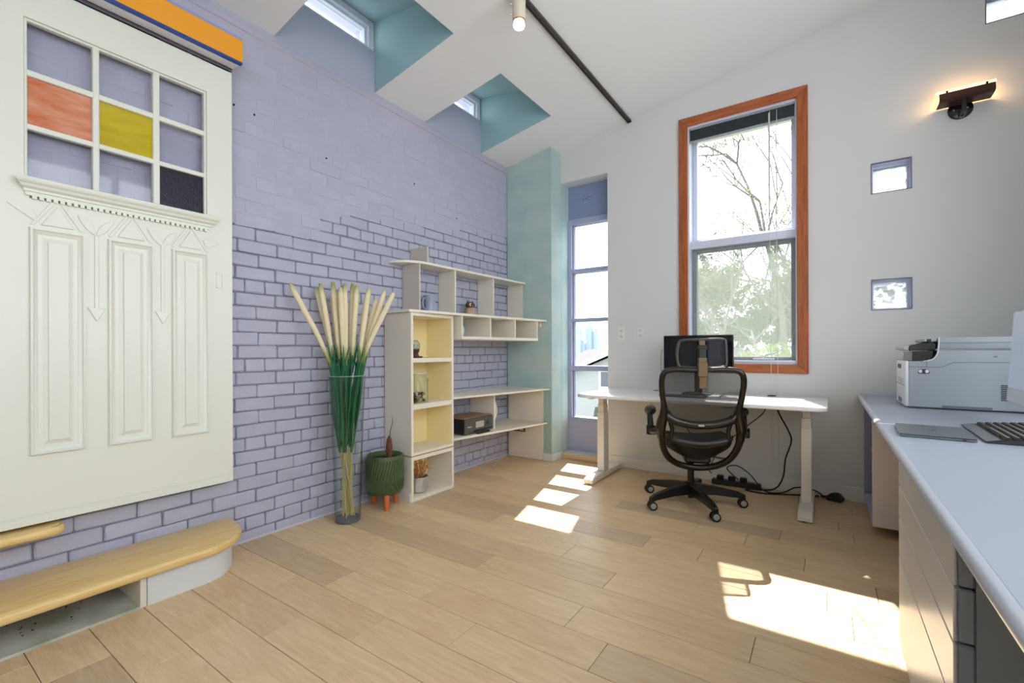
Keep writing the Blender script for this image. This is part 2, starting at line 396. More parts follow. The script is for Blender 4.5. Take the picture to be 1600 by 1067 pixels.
# far wall with its openings
NX0, NX1, NZ0, NZ1 = -2.378, -1.841, 0.06, 2.985
BX0, BX1, BZ0, BZ1 = -1.052, -0.194, 1.046, 3.232
GB = [(0.283, 0.521, 2.346, 2.580), (0.283, 0.521, 1.464, 1.698), (0.903, 1.141, 3.387, 3.621)]
YO = 4.70
wall_far = obj('wall_far', grid_wall('y', YF, YO, [XB-0.3, XR+0.3], [-0.1, 4.3], [(NX0, NX1, NZ0, NZ1), (BX0, BX1, BZ0, BZ1)] + GB), white_wall, kind='structure', label='white end wall with the windows and glass blocks')
pil = obj('wall_pilaster', B().box(XB, NX0, YP, YF, 0.0, cz(XB)+0.12), teal_plaster, kind='structure', label='teal sponge-painted pilaster in the corner beside the shelves')
obj('groove_trim', B().box(-2.47, -2.382, YP-0.006, YP, 0.09, 0.755), mat('pale teal trim', (168, 190, 186), 0.6), pil)
for i in range(5):
    obj('groove', B().box(-2.462+i*0.017, -2.456+i*0.017, YP-0.0075, YP-0.006, 0.09, 0.75), mat('groove teal', (136, 160, 158), 0.7), pil)
obj('window_jamb', B().box(NX0-0.004, NX0+0.0015, YF, 4.57, NZ0, NZ1), teal_plaster, pil)
bb = B()
bb.box(NX1, 0.25, YF-0.014, YF, 0.0, 0.105, 0.003).box(NX1, 0.25, YF-0.028, YF-0.014, 0.0, 0.045, 0.003)
obj('baseboard_far', bb, white_trim, kind='structure', label='white baseboard along the end wall under the desk')
bb = B().box(-2.48, NX0+0.012, YP-0.012, YP, 0.0, 0.075, 0.003).box(NX0, NX0+0.012, YP, YF, 0.0, 0.075, 0.003)
obj('baseboard_pilaster', bb, mat('pale trim', (208, 214, 212), 0.45), kind='structure', label='pale baseboard wrapped around the teal pilaster')
obj('trim_1', B().box(NX0+0.012, NX1, YF-0.02, 4.60, 0.0, 0.0595, 0.004), mat('oak sill strip', (206, 182, 148), 0.5), kind='structure', label='low oak strip under the narrow window')
wall_right = obj('wall_right', grid_wall('x', XR, XR+0.2, [YR-0.2, YO], [-0.1, 4.3], [(-2.1, 3.2, 1.05, 3.35)]), white_wall, kind='structure', label='white side wall with an added fill-light window behind the long counter')
wall_rear = obj('wall_rear', grid_wall('y', YR-0.2, YR, [XB-0.3, XR+0.3], [-0.1, 4.3], [(-0.3, 1.1, 1.0, 2.6)]), white_wall, kind='structure', label='white wall behind the viewer with an added fill-light window')
wr = thing('window_9', (0.4, YR-0.1, 1.0), 'added fill-light window in the wall behind the viewer', kind='structure')  # unseen window added to brighten the far wall and kneehole
obj('window_frame', B().box(-0.3, 1.1, YR-0.14, YR-0.06, 1.0, 1.06).box(-0.3, 1.1, YR-0.14, YR-0.06, 2.54, 2.6).box(-0.3, -0.24, YR-0.14, YR-0.06, 1.06, 2.54).box(1.04, 1.1, YR-0.14, YR-0.06, 1.06, 2.54).box(0.37, 0.43, YR-0.14, YR-0.06, 1.06, 2.54), white_trim, wr)
obj('pane', B().box(-0.24, 1.04, YR-0.10, YR-0.095, 1.06, 2.54), glass, wr)
wq = thing('window_8', (XR+0.1, 0.3, 1.05), 'wide added fill-light window over the counter beside the viewer', kind='structure')  # unseen window, added so sky light reaches the bricks and floor
fb = B().box(XR+0.06, XR+0.14, -2.1, 3.2, 1.05, 1.11).box(XR+0.06, XR+0.14, -2.1, 3.2, 3.29, 3.35)
for y in (-2.1, -0.78, 0.53, 1.84, 3.14): fb.box(XR+0.06, XR+0.14, y, y+0.06, 1.11, 3.29)
obj('window_frame', fb, white_trim, wq)
obj('pane', B().box(XR+0.095, XR+0.10, -2.04, 3.14, 1.11, 3.29), glass, wq)

# narrow window ---------------------------------------------------------------
w1 = thing('window_1', (NX0, 4.57, NZ0), 'tall narrow four-pane window with lavender frame beside the pilaster', kind='structure')
PZ = [(0.431, 0.944), (1.000, 1.485), (1.521, 2.026), (2.068, 2.560)]
obj('frame_stile', B().box(NX0+0.002, -2.334, 4.572, YO-0.01, 0.39, 2.62, 0.003), lav_frame, w1)
obj('frame_stile', B().box(-1.885, NX1, 4.572, YO-0.01, 0.39, 2.62, 0.003), lav_frame, w1)
zz = [0.39] + [v for p in PZ for v in p] + [2.62]
for i in range(0, 10, 2):
    obj('glazing_bar', B().box(-2.334, -1.885, 4.575, YO-0.012, zz[i], zz[i+1], 0.003), lav_frame, w1)
for a, c in PZ: obj('pane', B().box(-2.334, -1.885, 4.635, 4.640, a, c), glass, w1)
obj('pane_bead', B().box(-2.334, -2.322, 4.60, 4.635, PZ[0][0], PZ[0][1]).box(-2.334, -2.322, 4.60, 4.635, PZ[1][0], PZ[1][1]).box(-2.334, -2.322, 4.60, 4.635, PZ[2][0], PZ[2][1]).box(-2.334, -2.322, 4.60, 4.635, PZ[3][0], PZ[3][1]), mat('bead grey', (128, 126, 142), 0.5), w1)
top_p = obj('blank_panel', B().box(NX0+0.002, NX1, 4.585, YO-0.01, 2.62, NZ1), blue_panel, w1, label='slate lavender panel above the panes')
sm = B()
for dx, dz, rx, rz in ((-0.05, 0.03, 0.012, 0.005), (-0.065, -0.01, 0.012, 0.008), (-0.03, -0.005, 0.012, 0.01), (0.0, 0.01, 0.014, 0.008), (0.03, 0.012, 0.012, 0.006), (0.0, -0.02, 0.008, 0.007)):
    sm.ball((-2.13+dx, 4.585, 2.83+dz), rx, 0.0012, rz, 10, 6)
obj('paint_scar', sm, mat('paint scar', (104, 116, 150), 0.6), w1)
obj('blank_panel', B().box(NX0+0.002, NX1, 4.576, YO-0.01, NZ0, 0.39), mat('lavender low panel', (170, 174, 204), 0.5), w1, label='lavender panel below the panes')

# large window ----------------------------------------------------------------
w2 = thing('window_2', ((BX0+BX1)/2, YF, BZ0), 'tall double window with a cherry wood casing above the desk', kind='structure')
obj('added_sun_cap', B().box(-1.14, -0.10, YO, 4.765, 3.195, 3.235), white_trim, w2)  # unseen cap added outside to trim the near edge of the sun patch
cherry = mat('cherry wood', (176, 96, 44), 0.4, rgb2=(140, 66, 28), scale=5, stretch=(14, 14, 1.2), bump=0.03)
cherry_h = mat('cherry wood level', (182, 104, 52), 0.4, rgb2=(148, 74, 34), scale=5, stretch=(1.2, 14, 14), bump=0.03)
CX0, CX1, CZ0, CZ1 = -1.128, -0.117, 0.972, 3.310
def casing(p, m): obj('casing_board', B().prism(p, 'y', YF-0.022, YF, 0.003), m, w2)
casing([(CX0, CZ0), (BX0, BZ0), (BX0, BZ1), (CX0, CZ1)], cherry); casing([(CX1, CZ0), (BX1, BZ0), (BX1, BZ1), (CX1, CZ1)], cherry)
casing([(CX0, CZ1), (BX0, BZ1), (BX1, BZ1), (CX1, CZ1)], cherry_h); casing([(CX0, CZ0), (BX0, BZ0), (BX1, BZ0), (CX1, CZ0)], cherry_h)
wf = mat('pale lavender vinyl', (206, 210, 226), 0.35)
fr = B()
fr.box(BX0, BX0+0.012, YF+0.004, 4.66, BZ0, BZ1, 0.002).box(BX1-0.012, BX1, YF+0.004, 4.66, BZ0, BZ1, 0.002)
fr.box(BX0+0.012, BX1-0.012, YF+0.004, 4.66, BZ0, BZ0+0.030, 0.003).box(BX0+0.012, BX1-0.012, YF+0.004, 4.66, BZ1-0.018, BZ1, 0.002)
fr.box(BX0+0.012, BX1-0.012, YF+0.060, 4.66, 2.108, 2.178, 0.003)
obj('window_frame', fr, wf, w2)
def sash(z0, z1, tl, tr, tb, tt, m, y0, y1, nm):
    x0, x1 = BX0+0.0125, BX1-0.0125
    b = B().box(x0, x0+tl, y0, y1, z0, z1, 0.003).box(x1-tr, x1, y0, y1, z0, z1, 0.003).box(x0+tl, x1-tr, y0, y1, z0, z0+tb, 0.003).box(x0+tl, x1-tr, y0, y1, z1-tt, z1, 0.003)
    s = obj(nm, b, m, w2)
    obj('pane', B().box(x0+tl, x1-tr, (y0+y1)/2, (y0+y1)/2+0.005, z0+tb, z1-tt), glass, s); return s
sash(2.179, BZ1-0.0185, 0.040, 0.034, 0.030, 0.012, wf, 4.555, 4.610, 'upper_sash')
sl = sash(BZ0+0.031, 2.107, 0.040, 0.036, 0.030, 0.028, mat('grey green sash', (132, 138, 140), 0.45), 4.525, 4.590, 'lower_sash')
obj('insect_screen', B().box(BX0+0.053, BX1-0.049, 4.5795, 4.580, BZ0+0.061, 2.079), veil('insect screen net', (150, 158, 150), 0.36, 0.5), w2)
ck = B().box(-0.52, -0.36, YF+0.0, YF+0.03, BZ0+0.036, BZ0+0.052, 0.003); ck.tube(smooth_path([(-0.44, YF+0.01, BZ0+0.05), (-0.42, YF-0.01, BZ0+0.075), (-0.38, YF-0.012, BZ0+0.085), (-0.34, YF-0.012, BZ0+0.10)], 5), 0.006, 8)
obj('crank_handle', ck, wf, w2, 40)
obj('sash_lock', B().box(-0.226, -0.214, YF-0.004, YF+0.02, 1.20, 1.28, 0.003), mat('lock grey', (110, 112, 122), 0.4), w2)
bl = thing('venetian_blind', (-0.62, YF+0.03, 3.2), 'dark venetian blind raised at the top of the tall window', 'blind')
obj('headrail', B().box(BX0+0.014, BX1-0.014, YF+0.010, YF+0.05, 3.197, 3.213, 0.002), mat('blind rail', (150, 160, 168), 0.4), bl)
slate = mat('blind slat', (44, 52, 58), 0.45)
for i in range(13):
    z = 3.103 + i*0.0074
    obj('slat', B().hexa([(BX0+0.018, YF+0.016, z-0.0015), (BX1-0.018, YF+0.016, z-0.0015), (BX1-0.018, YF+0.044, z+0.0015), (BX0+0.018, YF+0.044, z+0.0015), (BX0+0.018, YF+0.016, z+0.0035), (BX1-0.018, YF+0.016, z+0.0035), (BX1-0.018, YF+0.044, z+0.0065), (BX0+0.018, YF+0.044, z+0.0065)]), slate, bl)
obj('bottom_rail', B().box(BX0+0.016, BX1-0.016, YF+0.014, YF+0.046, 3.086, 3.100, 0.003), mat('blind rail', (150, 160, 168), 0.4), bl)
cordm = mat('blind cord', (212, 212, 206), 0.7)
cd = B(); 
for x, zb in ((-0.385, 0.83), (-0.335, 0.80)):
    cd.tube([(x, YF-0.026, 3.17), (x-0.002, YF-0.03, 2.0), (x+0.004, YF-0.03, 0.95), (x+0.01, YF-0.03, zb-0.6)], 0.0022, 6)
obj('lift_cord', cd, cordm, bl)
obj('tilt_wand', B().cyl((-0.395, YF+0.006, 3.17), (-0.392, YF-0.004, 2.25), 0.005, n=8), mat('clear wand', (190, 196, 200), 0.3), bl)

# glass blocks ------------------------------------------------------------------
gbm = bpy.data.materials.new('glass block'); gbm.use_nodes = True
p = gbm.node_tree.nodes['Principled BSDF']; p.inputs['Transmission Weight'].default_value = 1; p.inputs['Roughness'].default_value = 0.06; p.inputs['IOR'].default_value = 1.45; p.inputs['Base Color'].default_value = (0.94, 0.97, 0.98, 1)
nz = gbm.node_tree.nodes.new('ShaderNodeTexNoise'); nz.inputs['Scale'].default_value = 16; nz.inputs['Detail'].default_value = 1; bp = gbm.node_tree.nodes.new('ShaderNodeBump'); bp.inputs['Strength'].default_value = 0.15; bp.inputs['Distance'].default_value = 0.01
tcn = gbm.node_tree.nodes.new('ShaderNodeTexCoord'); gbm.node_tree.links.new(tcn.outputs['Object'], nz.inputs['Vector'])
gbm.node_tree.links.new(nz.outputs['Fac'], bp.inputs['Height']); gbm.node_tree.links.new(bp.outputs[0], p.inputs['Normal'])
_N = gbm.node_tree.nodes; _L = gbm.node_tree.links
_t = _N.new('ShaderNodeBsdfTranslucent'); _t.inputs[0].default_value = (0.9, 0.93, 0.96, 1); _m = _N.new('ShaderNodeMixShader'); _m.inputs[0].default_value = 0.25
_L.new(p.outputs[0], _m.inputs[1]); _L.new(_t.outputs[0], _m.inputs[2]); _r = _N.new('ShaderNodeBsdfTransparent'); _m2 = _N.new('ShaderNodeMixShader'); _m2.inputs[0].default_value = 0.40
_L.new(_m.outputs[0], _m2.inputs[1]); _L.new(_r.outputs[0], _m2.inputs[2]); _L.new(_m2.outputs[0], _N['Material Output'].inputs[0])
for i, (a, c, z0, z1) in enumerate(GB):
    g = thing('window_%d' % (i+5), ((a+c)/2, YF, z0), ['upper square glass block in the white wall', 'lower square glass block above the printer', 'glass block high above the sconce'][i], kind='structure')
    t = 0.006
    obj('reveal_edge', B().box(a, c, YF-0.003, YF+0.02, z0, z0+t).box(a, c, YF-0.003, YF+0.02, z1-t, z1).box(a, a+t, YF-0.003, YF+0.02, z0+t, z1-t).box(c-t, c, YF-0.003, YF+0.02, z0+t, z1-t), mat('edge slate', (112, 114, 134), 0.6), g)
    t2 = 0.0035
    obj('reveal', B().box(a, c, YF+0.02, YO, z0, z0+t2).box(a, c, YF+0.02, YO, z1-t2, z1).box(a, a+t2, YF+0.02, YO, z0, z1).box(c-t2, c, YF+0.02, YO, z0, z1), mat('pale lavender reveal', (214, 217, 236), 0.5), g)
    obj('block_rim', B().box(a+t2, c-t2, YF+0.09, YF+0.16, z0+t2, z0+0.02).box(a+t2, c-t2, YF+0.09, YF+0.16, z1-0.02, z1-t2).box(a+t2, a+0.02, YF+0.09, YF+0.16, z0+0.02, z1-0.02).box(c-0.02, c-t2, YF+0.09, YF+0.16, z0+0.02, z1-0.02), mat('glass rim', (214, 220, 236), 0.2), g)
    n = 22; b = B(); sheets = []
    for s_, y0 in ((1, YF+0.098), (-1, YF+0.150)):
        sheets.append([[b.bm.verts.new((a+0.02+(c-a-0.04)*q/n, y0 + s_*0.011*noise.noise(Vector((q*0.19+i*7+s_, r*0.26+s_*3, 0.5))), z0+0.02+(z1-z0-0.04)*r/n)) for q in range(n+1)] for r in range(n+1)])
    for G in sheets:
        for r in range(n):
            for q in range(n): b.bm.faces.new([G[r][q], G[r][q+1], G[r+1][q+1], G[r+1][q]])
    E0, E1 = [(G[0] + [r[-1] for r in G[1:-1]] + G[-1][::-1] + [r[0] for r in G[-2:0:-1]]) for G in sheets]
    for q in range(len(E0)): b.bm.faces.new([E0[q], E0[(q+1) % len(E0)], E1[(q+1) % len(E1)], E1[q]])
    obj('glass_face', b, gbm, g, 80)

# ------------------------------------------------------------------ sliding door on the brick wall
DX0, DX1 = -2.908, -2.865          # back and face of the door leaf
DY0, DY1, DZ0, DZ1 = 0.31, 1.282, 0.415, 2.797
door = thing('door_1', (DX0, DY0, DZ0), 'cream panelled sliding door with nine panes hanging over the bricks', kind='structure')
PY = [(0.451, 0.667), (0.692, 0.904), (0.933, 1.139)]
PZr = [(1.935, 2.146), (2.170, 2.380), (2.407, 2.618)]
obj('door_leaf', grid_wall('x', DX0, DX1, [DY0, DY1], [DZ0, DZ1], [(PY[0][0]-0.012, PY[2][1]+0.012, 1.925, 2.63)]), door_paint, door)
mu = B()
for a, c in ((PY[0][0]-0.012, PY[0][0]), (PY[0][1], PY[1][0]), (PY[1][1], PY[2][0]), (PY[2][1], PY[2][1]+0.012)): mu.box(DX0+0.004, DX1-0.006, a, c, 1.925, 2.63, 0.003)
obj('glazing_bars_upright', mu, door_paint, door)
mu = B()
for a, c in ((1.925, PZr[0][0]), (PZr[0][1], PZr[1][0]), (PZr[1][1], PZr[2][0]), (PZr[2][1], 2.63)): mu.box(DX0+0.006, DX1-0.008, PY[0][0]-0.01, PY[2][1]+0.01, a, c, 0.003)
obj('glazing_bars_level', mu, door_paint, door)
pane_clear = thin_glass('door glass', (252, 252, 254), 0.8, 0.03)
orange_g = mat('orange streaked glass', (196, 96, 48), 0.18, rgb2=(214, 158, 130), scale=3.0, stretch=(1, 2.2, 9))
yellow_g = mat('yellow streaked glass', (196, 180, 24), 0.18, rgb2=(184, 158, 16), scale=3.0, stretch=(1, 2.2, 9))
purple_g = mat('dark purple glass', (30, 20, 48), 0.3, var=0.5, scale=60, bump=0.15, bscale=90, spec=0.3)
for r in range(3):
    for q in range(3):
        m = {(1, 0): orange_g, (1, 1): yellow_g, (0, 2): purple_g}.get((r, q), pane_clear)
        lb = {(1, 0): 'orange streaked pane', (1, 1): 'yellow streaked pane', (0, 2): 'dark purple pane'}.get((r, q))
        obj('pane', B().box(-2.892, -2.888, PY[q][0]-0.004, PY[q][1]+0.004, PZr[r][0]-0.004, PZr[r][1]+0.004), m, door, label=lb)
# dentilled ledge under the panes: a profile swept along the door with mitred ends
prof = [(0.000, 1.853), (0.012, 1.853), (0.012, 1.868), (0.018, 1.870), (0.018, 1.880), (0.030, 1.888), (0.034, 1.900), (0.040, 1.903), (0.046, 1.912), (0.047, 1.925), (0.040, 1.929), (0.0, 1.929)]
led = B(); va = []; vb = []
for d, z in prof:
    k = d/0.047
    va.append(led.bm.verts.new((DX1+d, 0.452-0.045*k, z))); vb.append(led.bm.verts.new((DX1+d, 1.150+0.055*k, z)))
led.bm.faces.new(va); led.bm.faces.new(vb[::-1])
for i in range(len(prof)): led.bm.faces.new([va[i], vb[i], vb[(i+1) % len(prof)], va[(i+1) % len(prof)]])
ledge = obj('ledge_moulding', led, door_paint, door, 35)
nd = 31
for i in range(nd):
    yy = 0.455 + i*(1.148-0.455)/nd
    obj('dentil', B().box(DX1, DX1+0.0125, yy+0.007, yy+0.0215, 1.840, 1.8535), door_paint, ledge)
obj('dentil_back_strip', B().box(DX1, DX1+0.002, 0.455, 1.148, 1.843, 1.853), mat('dentil green paint', (120, 132, 92), 0.7), ledge)  # dull green strip behind the dentil row
# three raised panels
def frame_profile(y0, y1, z0, z1, w, h, base):
    """picture-frame moulding with a rounded profile"""
    b = B(); P = [(0, 0), (0.1*w, h), (0.35*w, h*1.05), (0.5*w, h*0.55), (0.75*w, h*0.45), (w, -0.004)]
    rings = []
    for o, hh in P:
        rings.append([b.bm.verts.new((base+hh, yy, zz)) for yy, zz in ((y0+o, z0+o), (y1-o, z0+o), (y1-o, z1-o), (y0+o, z1-o))])
    for A, C in zip(rings, rings[1:]):
        for k in range(4): b.bm.faces.new([A[k], A[(k+1) % 4], C[(k+1) % 4], C[k]])
    return b
for i, (y0, y1) in enumerate(((0.452, 0.637), (0.717, 0.901), (0.979, 1.155))):
    pm = obj('panel_moulding', frame_profile(y0, y1, 0.718, 1.718, 0.030, 0.018, DX1), door_paint, door, 50)
    a, c, z0, z1 = y0+0.030, y1-0.030, 0.748, 1.688
    b = B(); e = 0.028
    rings = [[b.bm.verts.new((DX1+h, yy, zz)) for yy, zz in ((a+o, z0+o), (c-o, z0+o), (c-o, z1-o), (a+o, z1-o))] for o, h in ((0, -0.004), (e*0.15, -0.004), (e, 0.008), (e+0.002, 0.015))]
    for A, C in zip(rings, rings[1:]):
        for k in range(4): b.bm.faces.new([A[k], A[(k+1) % 4], C[(k+1) % 4], C[k]])
    b.bm.faces.new(rings[-1])
    obj('raised_field', b, door_paint, door)
    ym = (y0+y1)/2
    obj('triangle_relief', B().prism([(ym-0.055, 1.733), (ym+0.055, 1.733), (ym, 1.829)], 'x', DX1, DX1+0.007, 0.002), door_paint, door)
    for sgn in (-1, 1):      # slanting band beside the triangle
        obj('slant_band', B().prism([(ym+sgn*0.075, 1.728), (ym+sgn*0.090, 1.728), (ym+sgn*0.020, 1.843), (ym+sgn*0.005, 1.843)], 'x', DX1, DX1+0.005, 0.0015), door_paint, door)
def leaf_rel(y, s):
    P = smooth_path([(0, y, 1.722), (0, y+s*0.035, 1.745), (0, y+s*0.058, 1.782), (0, y+s*0.066, 1.805), (0, y+s*0.040, 1.795), (0, y+s*0.012, 1.765)], 4, True)
    return B().prism([(p.y, p.z) for p in P], 'x', DX1, DX1+0.006, 0.0015)
for y in (0.677, 0.940):
    obj('arrow_shaft', B().box(DX1, DX1+0.006, y-0.008, y+0.008, 1.378, 1.728, 0.002), door_paint, door)
    obj('arrow_head', B().prism([(y-0.034, 1.380), (y+0.034, 1.380), (y, 1.314)], 'x', DX1, DX1+0.008, 0.002), door_paint, door)
    for s in (-1, 1): obj('arrow_leaf', leaf_rel(y, s), door_paint, door)
obj('outer_leaf', B().prism([(0.385, 1.809), (0.470, 1.746), (0.478, 1.758), (0.468, 1.79)], 'x', DX1, DX1+0.005, 0.0015), door_paint, door)
obj('outer_leaf', B().prism([(1.215, 1.785), (1.145, 1.746), (1.128, 1.785), (1.14, 1.80)], 'x', DX1, DX1+0.005, 0.0015), door_paint, door)
lock = B(); y0, y1, z0, z1 = 1.196, 1.228, 1.532, 1.620
for a in (B,): pass
lock.box(DX1, DX1+0.003, y0, y0+0.004, z0, z1).box(DX1, DX1+0.003, y1-0.004, y1, z0, z1).box(DX1, DX1+0.003, y0, y1, z1-0.004, z1).box(DX1, DX1+0.003, y0, y1, z0, z0+0.004)
obj('lock_plate', lock, door_paint, door)
obj('kick_bead', B().box(DX1, DX1+0.004, DY0, DY1, 0.455, 0.461, 0.001).box(DX1, DX1+0.006, DY0, DY1, 0.415, 0.442, 0.002), door_paint, door)

beam = thing('sliding_door_pelmet', (-2.86, 0.6, 2.80), 'orange pelmet board with blue lower edge over the sliding door', 'pelmet')
obj('fascia_board', B().box(-2.795, -2.775, -0.6, 1.303, 2.836, 2.965, 0.002), mat('orange paint', (236, 158, 32), 0.45), beam)
obj('blue_edge', B().box(-2.799, -2.772, -0.6, 1.300, 2.824, 2.836, 0.001), mat('cobalt blue paint', (28, 66, 150), 0.4), beam)
obj('pelmet_top', B().box(XB+0.006, -2.776, -0.6, 1.303, 2.965, 2.978), mat('blue lavender paint', (140, 152, 200), 0.5), beam)
obj('pelmet_base', B().box(-2.862, -2.800, -0.6, 1.290, 2.822, 2.840, 0.002), mat('pelmet white', (218, 216, 222), 0.4), beam)
obj('back_board', B().box(XB+0.006, -2.915, -0.6, 1.29, 2.80, 2.965), mat('pelmet white', (218, 216, 222), 0.4), beam)
obj('track_channel', B().box(-2.905, -2.898, -0.6, 1.285, 2.805, 2.84).box(-2.872, -2.865, -0.6, 1.285, 2.805, 2.84).box(-2.905, -2.865, -0.6, 1.285, 2.836, 2.84), mat('steel track', (120, 112, 124), 0.3, 0.8), beam)
rl = B().cyl((-2.893, 1.075, 2.816), (-2.877, 1.075, 2.816), 0.014, n=16).cyl((-2.893, 1.115, 2.816), (-2.877, 1.115, 2.816), 0.014, n=16).box(-2.89, -2.88, 1.06, 1.13, 2.797, 2.806)
obj('roller', rl, mat('zinc', (186, 186, 180), 0.3, 0.7), door, 40)

# ------------------------------------------------------------------ wooden steps
pine = mat('varnished pine', (228, 200, 140), 0.32, rgb2=(214, 178, 112), scale=4, stretch=(14, 1.0, 14), bump=0.03, coat=0.15)
step_w = mat('step white paint', (212, 216, 216), 0.5, var=0.05, scale=6)
def tread(name, x0, x1, y0, y1, z0, z1, rad, parent):
    """board with a half-round nose and a rounded free end"""
    P = [(x0, y0), (x1, y0)]
    n = 14
    for i in range(n+1):
        t = math.pi/2*i/n
        P.append((x1 - rad[0]*(1-math.cos(t)), y1 - rad[1]*(1-math.sin(t))))
    P.append((x0, y1))
    return obj(name, B().prism(P, 'z', z0, z1, (z1-z0)*0.38, 3), pine, parent, 50)
st = thing('wooden_step', (-2.75, 0.8, 0), 'long low pine step with rounded end on white base beneath the sliding door', 'step')
tread('tread', XB+0.004, -2.535, -0.4, 1.288, 0.142, 0.188, (0.33, 0.26), st)
cur = B(); P = [(-2.60, 0.785), (-2.580, 0.785)]
for i in range(13):
    t = math.pi/2*i/12; P.append((-2.580 - 0.30*(1-math.cos(t)), 1.245 - 0.22*(1-math.sin(t))))
Q = [(x-0.018, y-0.016) for x, y in P[2:]][::-1]
obj('curved_riser', B().prism(P+Q, 'z', 0.0, 0.142), step_w, st, 40)
obj('end_wall', B().box(XB+0.01, -2.88, 1.215, 1.243, 0.0, 0.142), step_w, st)
obj('divider', B().box(XB+0.01, -2.578, 0.757, 0.782, 0.0, 0.142, 0.002), mat('cream step paint', (214, 210, 196), 0.5), st)
obj('base_board', B().box(XB+0.01, -2.578, -0.4, 0.757, 0.0, 0.010), mat('worn white board', (208, 214, 212), 0.6, rgb2=(150, 156, 140), scale=5), st)
obj('back_board', B().box(XB+0.01, XB+0.02, -0.4, 0.757, 0.010, 0.142), mat('raw red brown', (110, 62, 40), 0.9, var=0.4), st)
cr = B()
for i in range(26):
    x, y = rnd.uniform(-2.92, -2.70), rnd.uniform(0.30, 0.74)
    cr.ball((x, y, 0.0118), rnd.uniform(0.002, 0.008), rnd.uniform(0.002, 0.006), 0.002, 6, 4)
obj('crumbs', cr, mat('crumb brown', (74, 56, 40), 0.9), st, kind='stuff')
st2 = thing('wooden_step', (-2.87, 0.3, 0.36), 'short upper pine step tucked under the bottom edge of the sliding door', 'step')
tread('tread', XB+0.004, -2.790, -0.4, 0.558, 0.362, 0.402, (0.05, 0.05), st2)
obj('wall_cleat', B().box(XB+0.004, -2.925, -0.4, 0.50, 0.345, 0.362), step_w, st2)

# ------------------------------------------------------------------ shelving against the brick wall
shelf_w = mat('shelf white', (226, 220, 206), 0.45)
shelf_shade = mat('shelf side shade', (196, 188, 178), 0.5)  # darker copy of shelf white: shade on camera-facing sides put into the colour
cream_in = mat('cream interior', (238, 222, 170), 0.5)
XS = -2.633; BK = XB+0.006
bc = thing('bookcase', (-2.78, 2.70, 0.36), 'tall narrow open bookcase with three cream-lined compartments', 'bookcase')
obj('side_panel', B().box(BK, XS, 2.462, 2.486, 0.357, 1.468, 0.001), shelf_w, bc)
obj('side_panel', B().box(BK, XS, 2.925, 2.949, 0.357, 1.468, 0.001), shelf_w, bc)
obj('back_panel', B().box(BK, BK+0.008, 2.486, 2.925, 0.357, 1.468), cream_in, bc)
obj('side_lining', B().box(BK+0.008, XS-0.012, 2.923, 2.925, 0.375, 1.44), cream_in, bc)
obj('side_lining', B().box(BK+0.008, XS-0.012, 2.486, 2.488, 0.375, 1.44), cream_in, bc)
for z0, z1 in ((0.357, 0.377), (0.712, 0.752), (1.078, 1.113), (1.444, 1.468)):
    obj('shelf', B().box(BK+0.008, XS, 2.486, 2.925, z0, z1, 0.001), shelf_w, bc)
cb_ = thing('cube_shelf', (-2.78, 2.70, 0), 'low open cube shelf on the floor under the tall bookcase', 'shelf')
obj('side_panel', B().box(BK, XS, 2.462, 2.486, 0.0, 0.345, 0.001), shelf_w, cb_)
obj('side_panel', B().box(BK, XS, 2.925, 2.949, 0.0, 0.345, 0.001), shelf_w, cb_)
obj('back_panel', B().box(BK, BK+0.008, 2.486, 2.925, 0.0, 0.345), cream_in, cb_)
obj('top_panel', B().box(BK+0.008, XS, 2.486, 2.925, 0.318, 0.345, 0.001), shelf_w, cb_)
obj('bottom_panel', B().box(BK+0.008, XS, 2.486, 2.925, 0.0, 0.028, 0.001), shelf_w, cb_)
obj('plinth', B().box(BK, XS-0.01, 2.452, 2.462, 0.0, 0.07, 0.001), mat('plinth white', (214, 212, 208), 0.5), cb_)
obj('spacer', B().box(BK, XS-0.004, 2.464, 2.947, 0.345, 0.357), mat('spacer gold', (176, 160, 120), 0.7), cb_)  # gold line between cube shelf and bookcase

def taper(b, x0, y0, x1, y1, z0, z1, bev=0.0015):
    """board from the wall out to a front edge that runs from (x0,y0) to (x1,y1)"""
    return b.prism([(BK, y0), (x0, y0), (x1, y1), (BK, y1)], 'z', z0, z1, bev)
def front(y, x0=XS, y0=2.462, x1=-2.439, y1=YP-0.002): return x0 + (x1-x0)*(y-y0)/(y1-y0)
ws = thing('wall_shelf', (-2.75, 3.3, 1.27), 'long shelf board over the bookcase with three open boxes hung beneath', 'shelf')
obj('board', taper(B(), XS+0.003, 2.440, -2.437, YP-0.002, 1.470, 1.491), shelf_w, ws)
for y in (2.993, 3.345, 3.692, 4.040):
    obj('box_divider', B().box(BK, front(y)-0.004, y, y+0.016, 1.294, 1.470, 0.001), shelf_w, ws)
obj('box_bottom', B().prism([(BK, 2.993), (front(2.993)-0.002, 2.993), (front(4.056)-0.002, 4.056), (BK, 4.056)], 'z', 1.268, 1.294, 0.001), shelf_w, ws)
obj('box_back', B().box(BK, BK+0.006, 3.009, 4.040, 1.294, 1.470), mat('box back grey', (200, 204, 200), 0.6), ws)
obj('end_cleat', B().box(-2.56, -2.50, YP-0.028, YP-0.004, 1.42, 1.468, 0.002), shelf_w, ws)
ds = thing('display_shelf', (-2.84, 3.4, 1.49), 'top shelf with three open bays and a curved left end', 'shelf')
XU = -2.738
for y in (2.652, 3.088, 3.660, 4.188):
    obj('upright', B().box(BK, XU, y, min(y+0.016, YP-0.002), 1.4925, 1.888, 0.001), shelf_shade if y < 3 else shelf_w, ds)
P = [(BK, 2.512)]
for i in range(11):
    t = math.pi/2*i/10; P.append((BK + (XU+0.006-BK)*math.sin(t), 2.512 + 0.26*(1-math.cos(t))))
P += [(-2.70, YP-0.002), (BK, YP-0.002)]
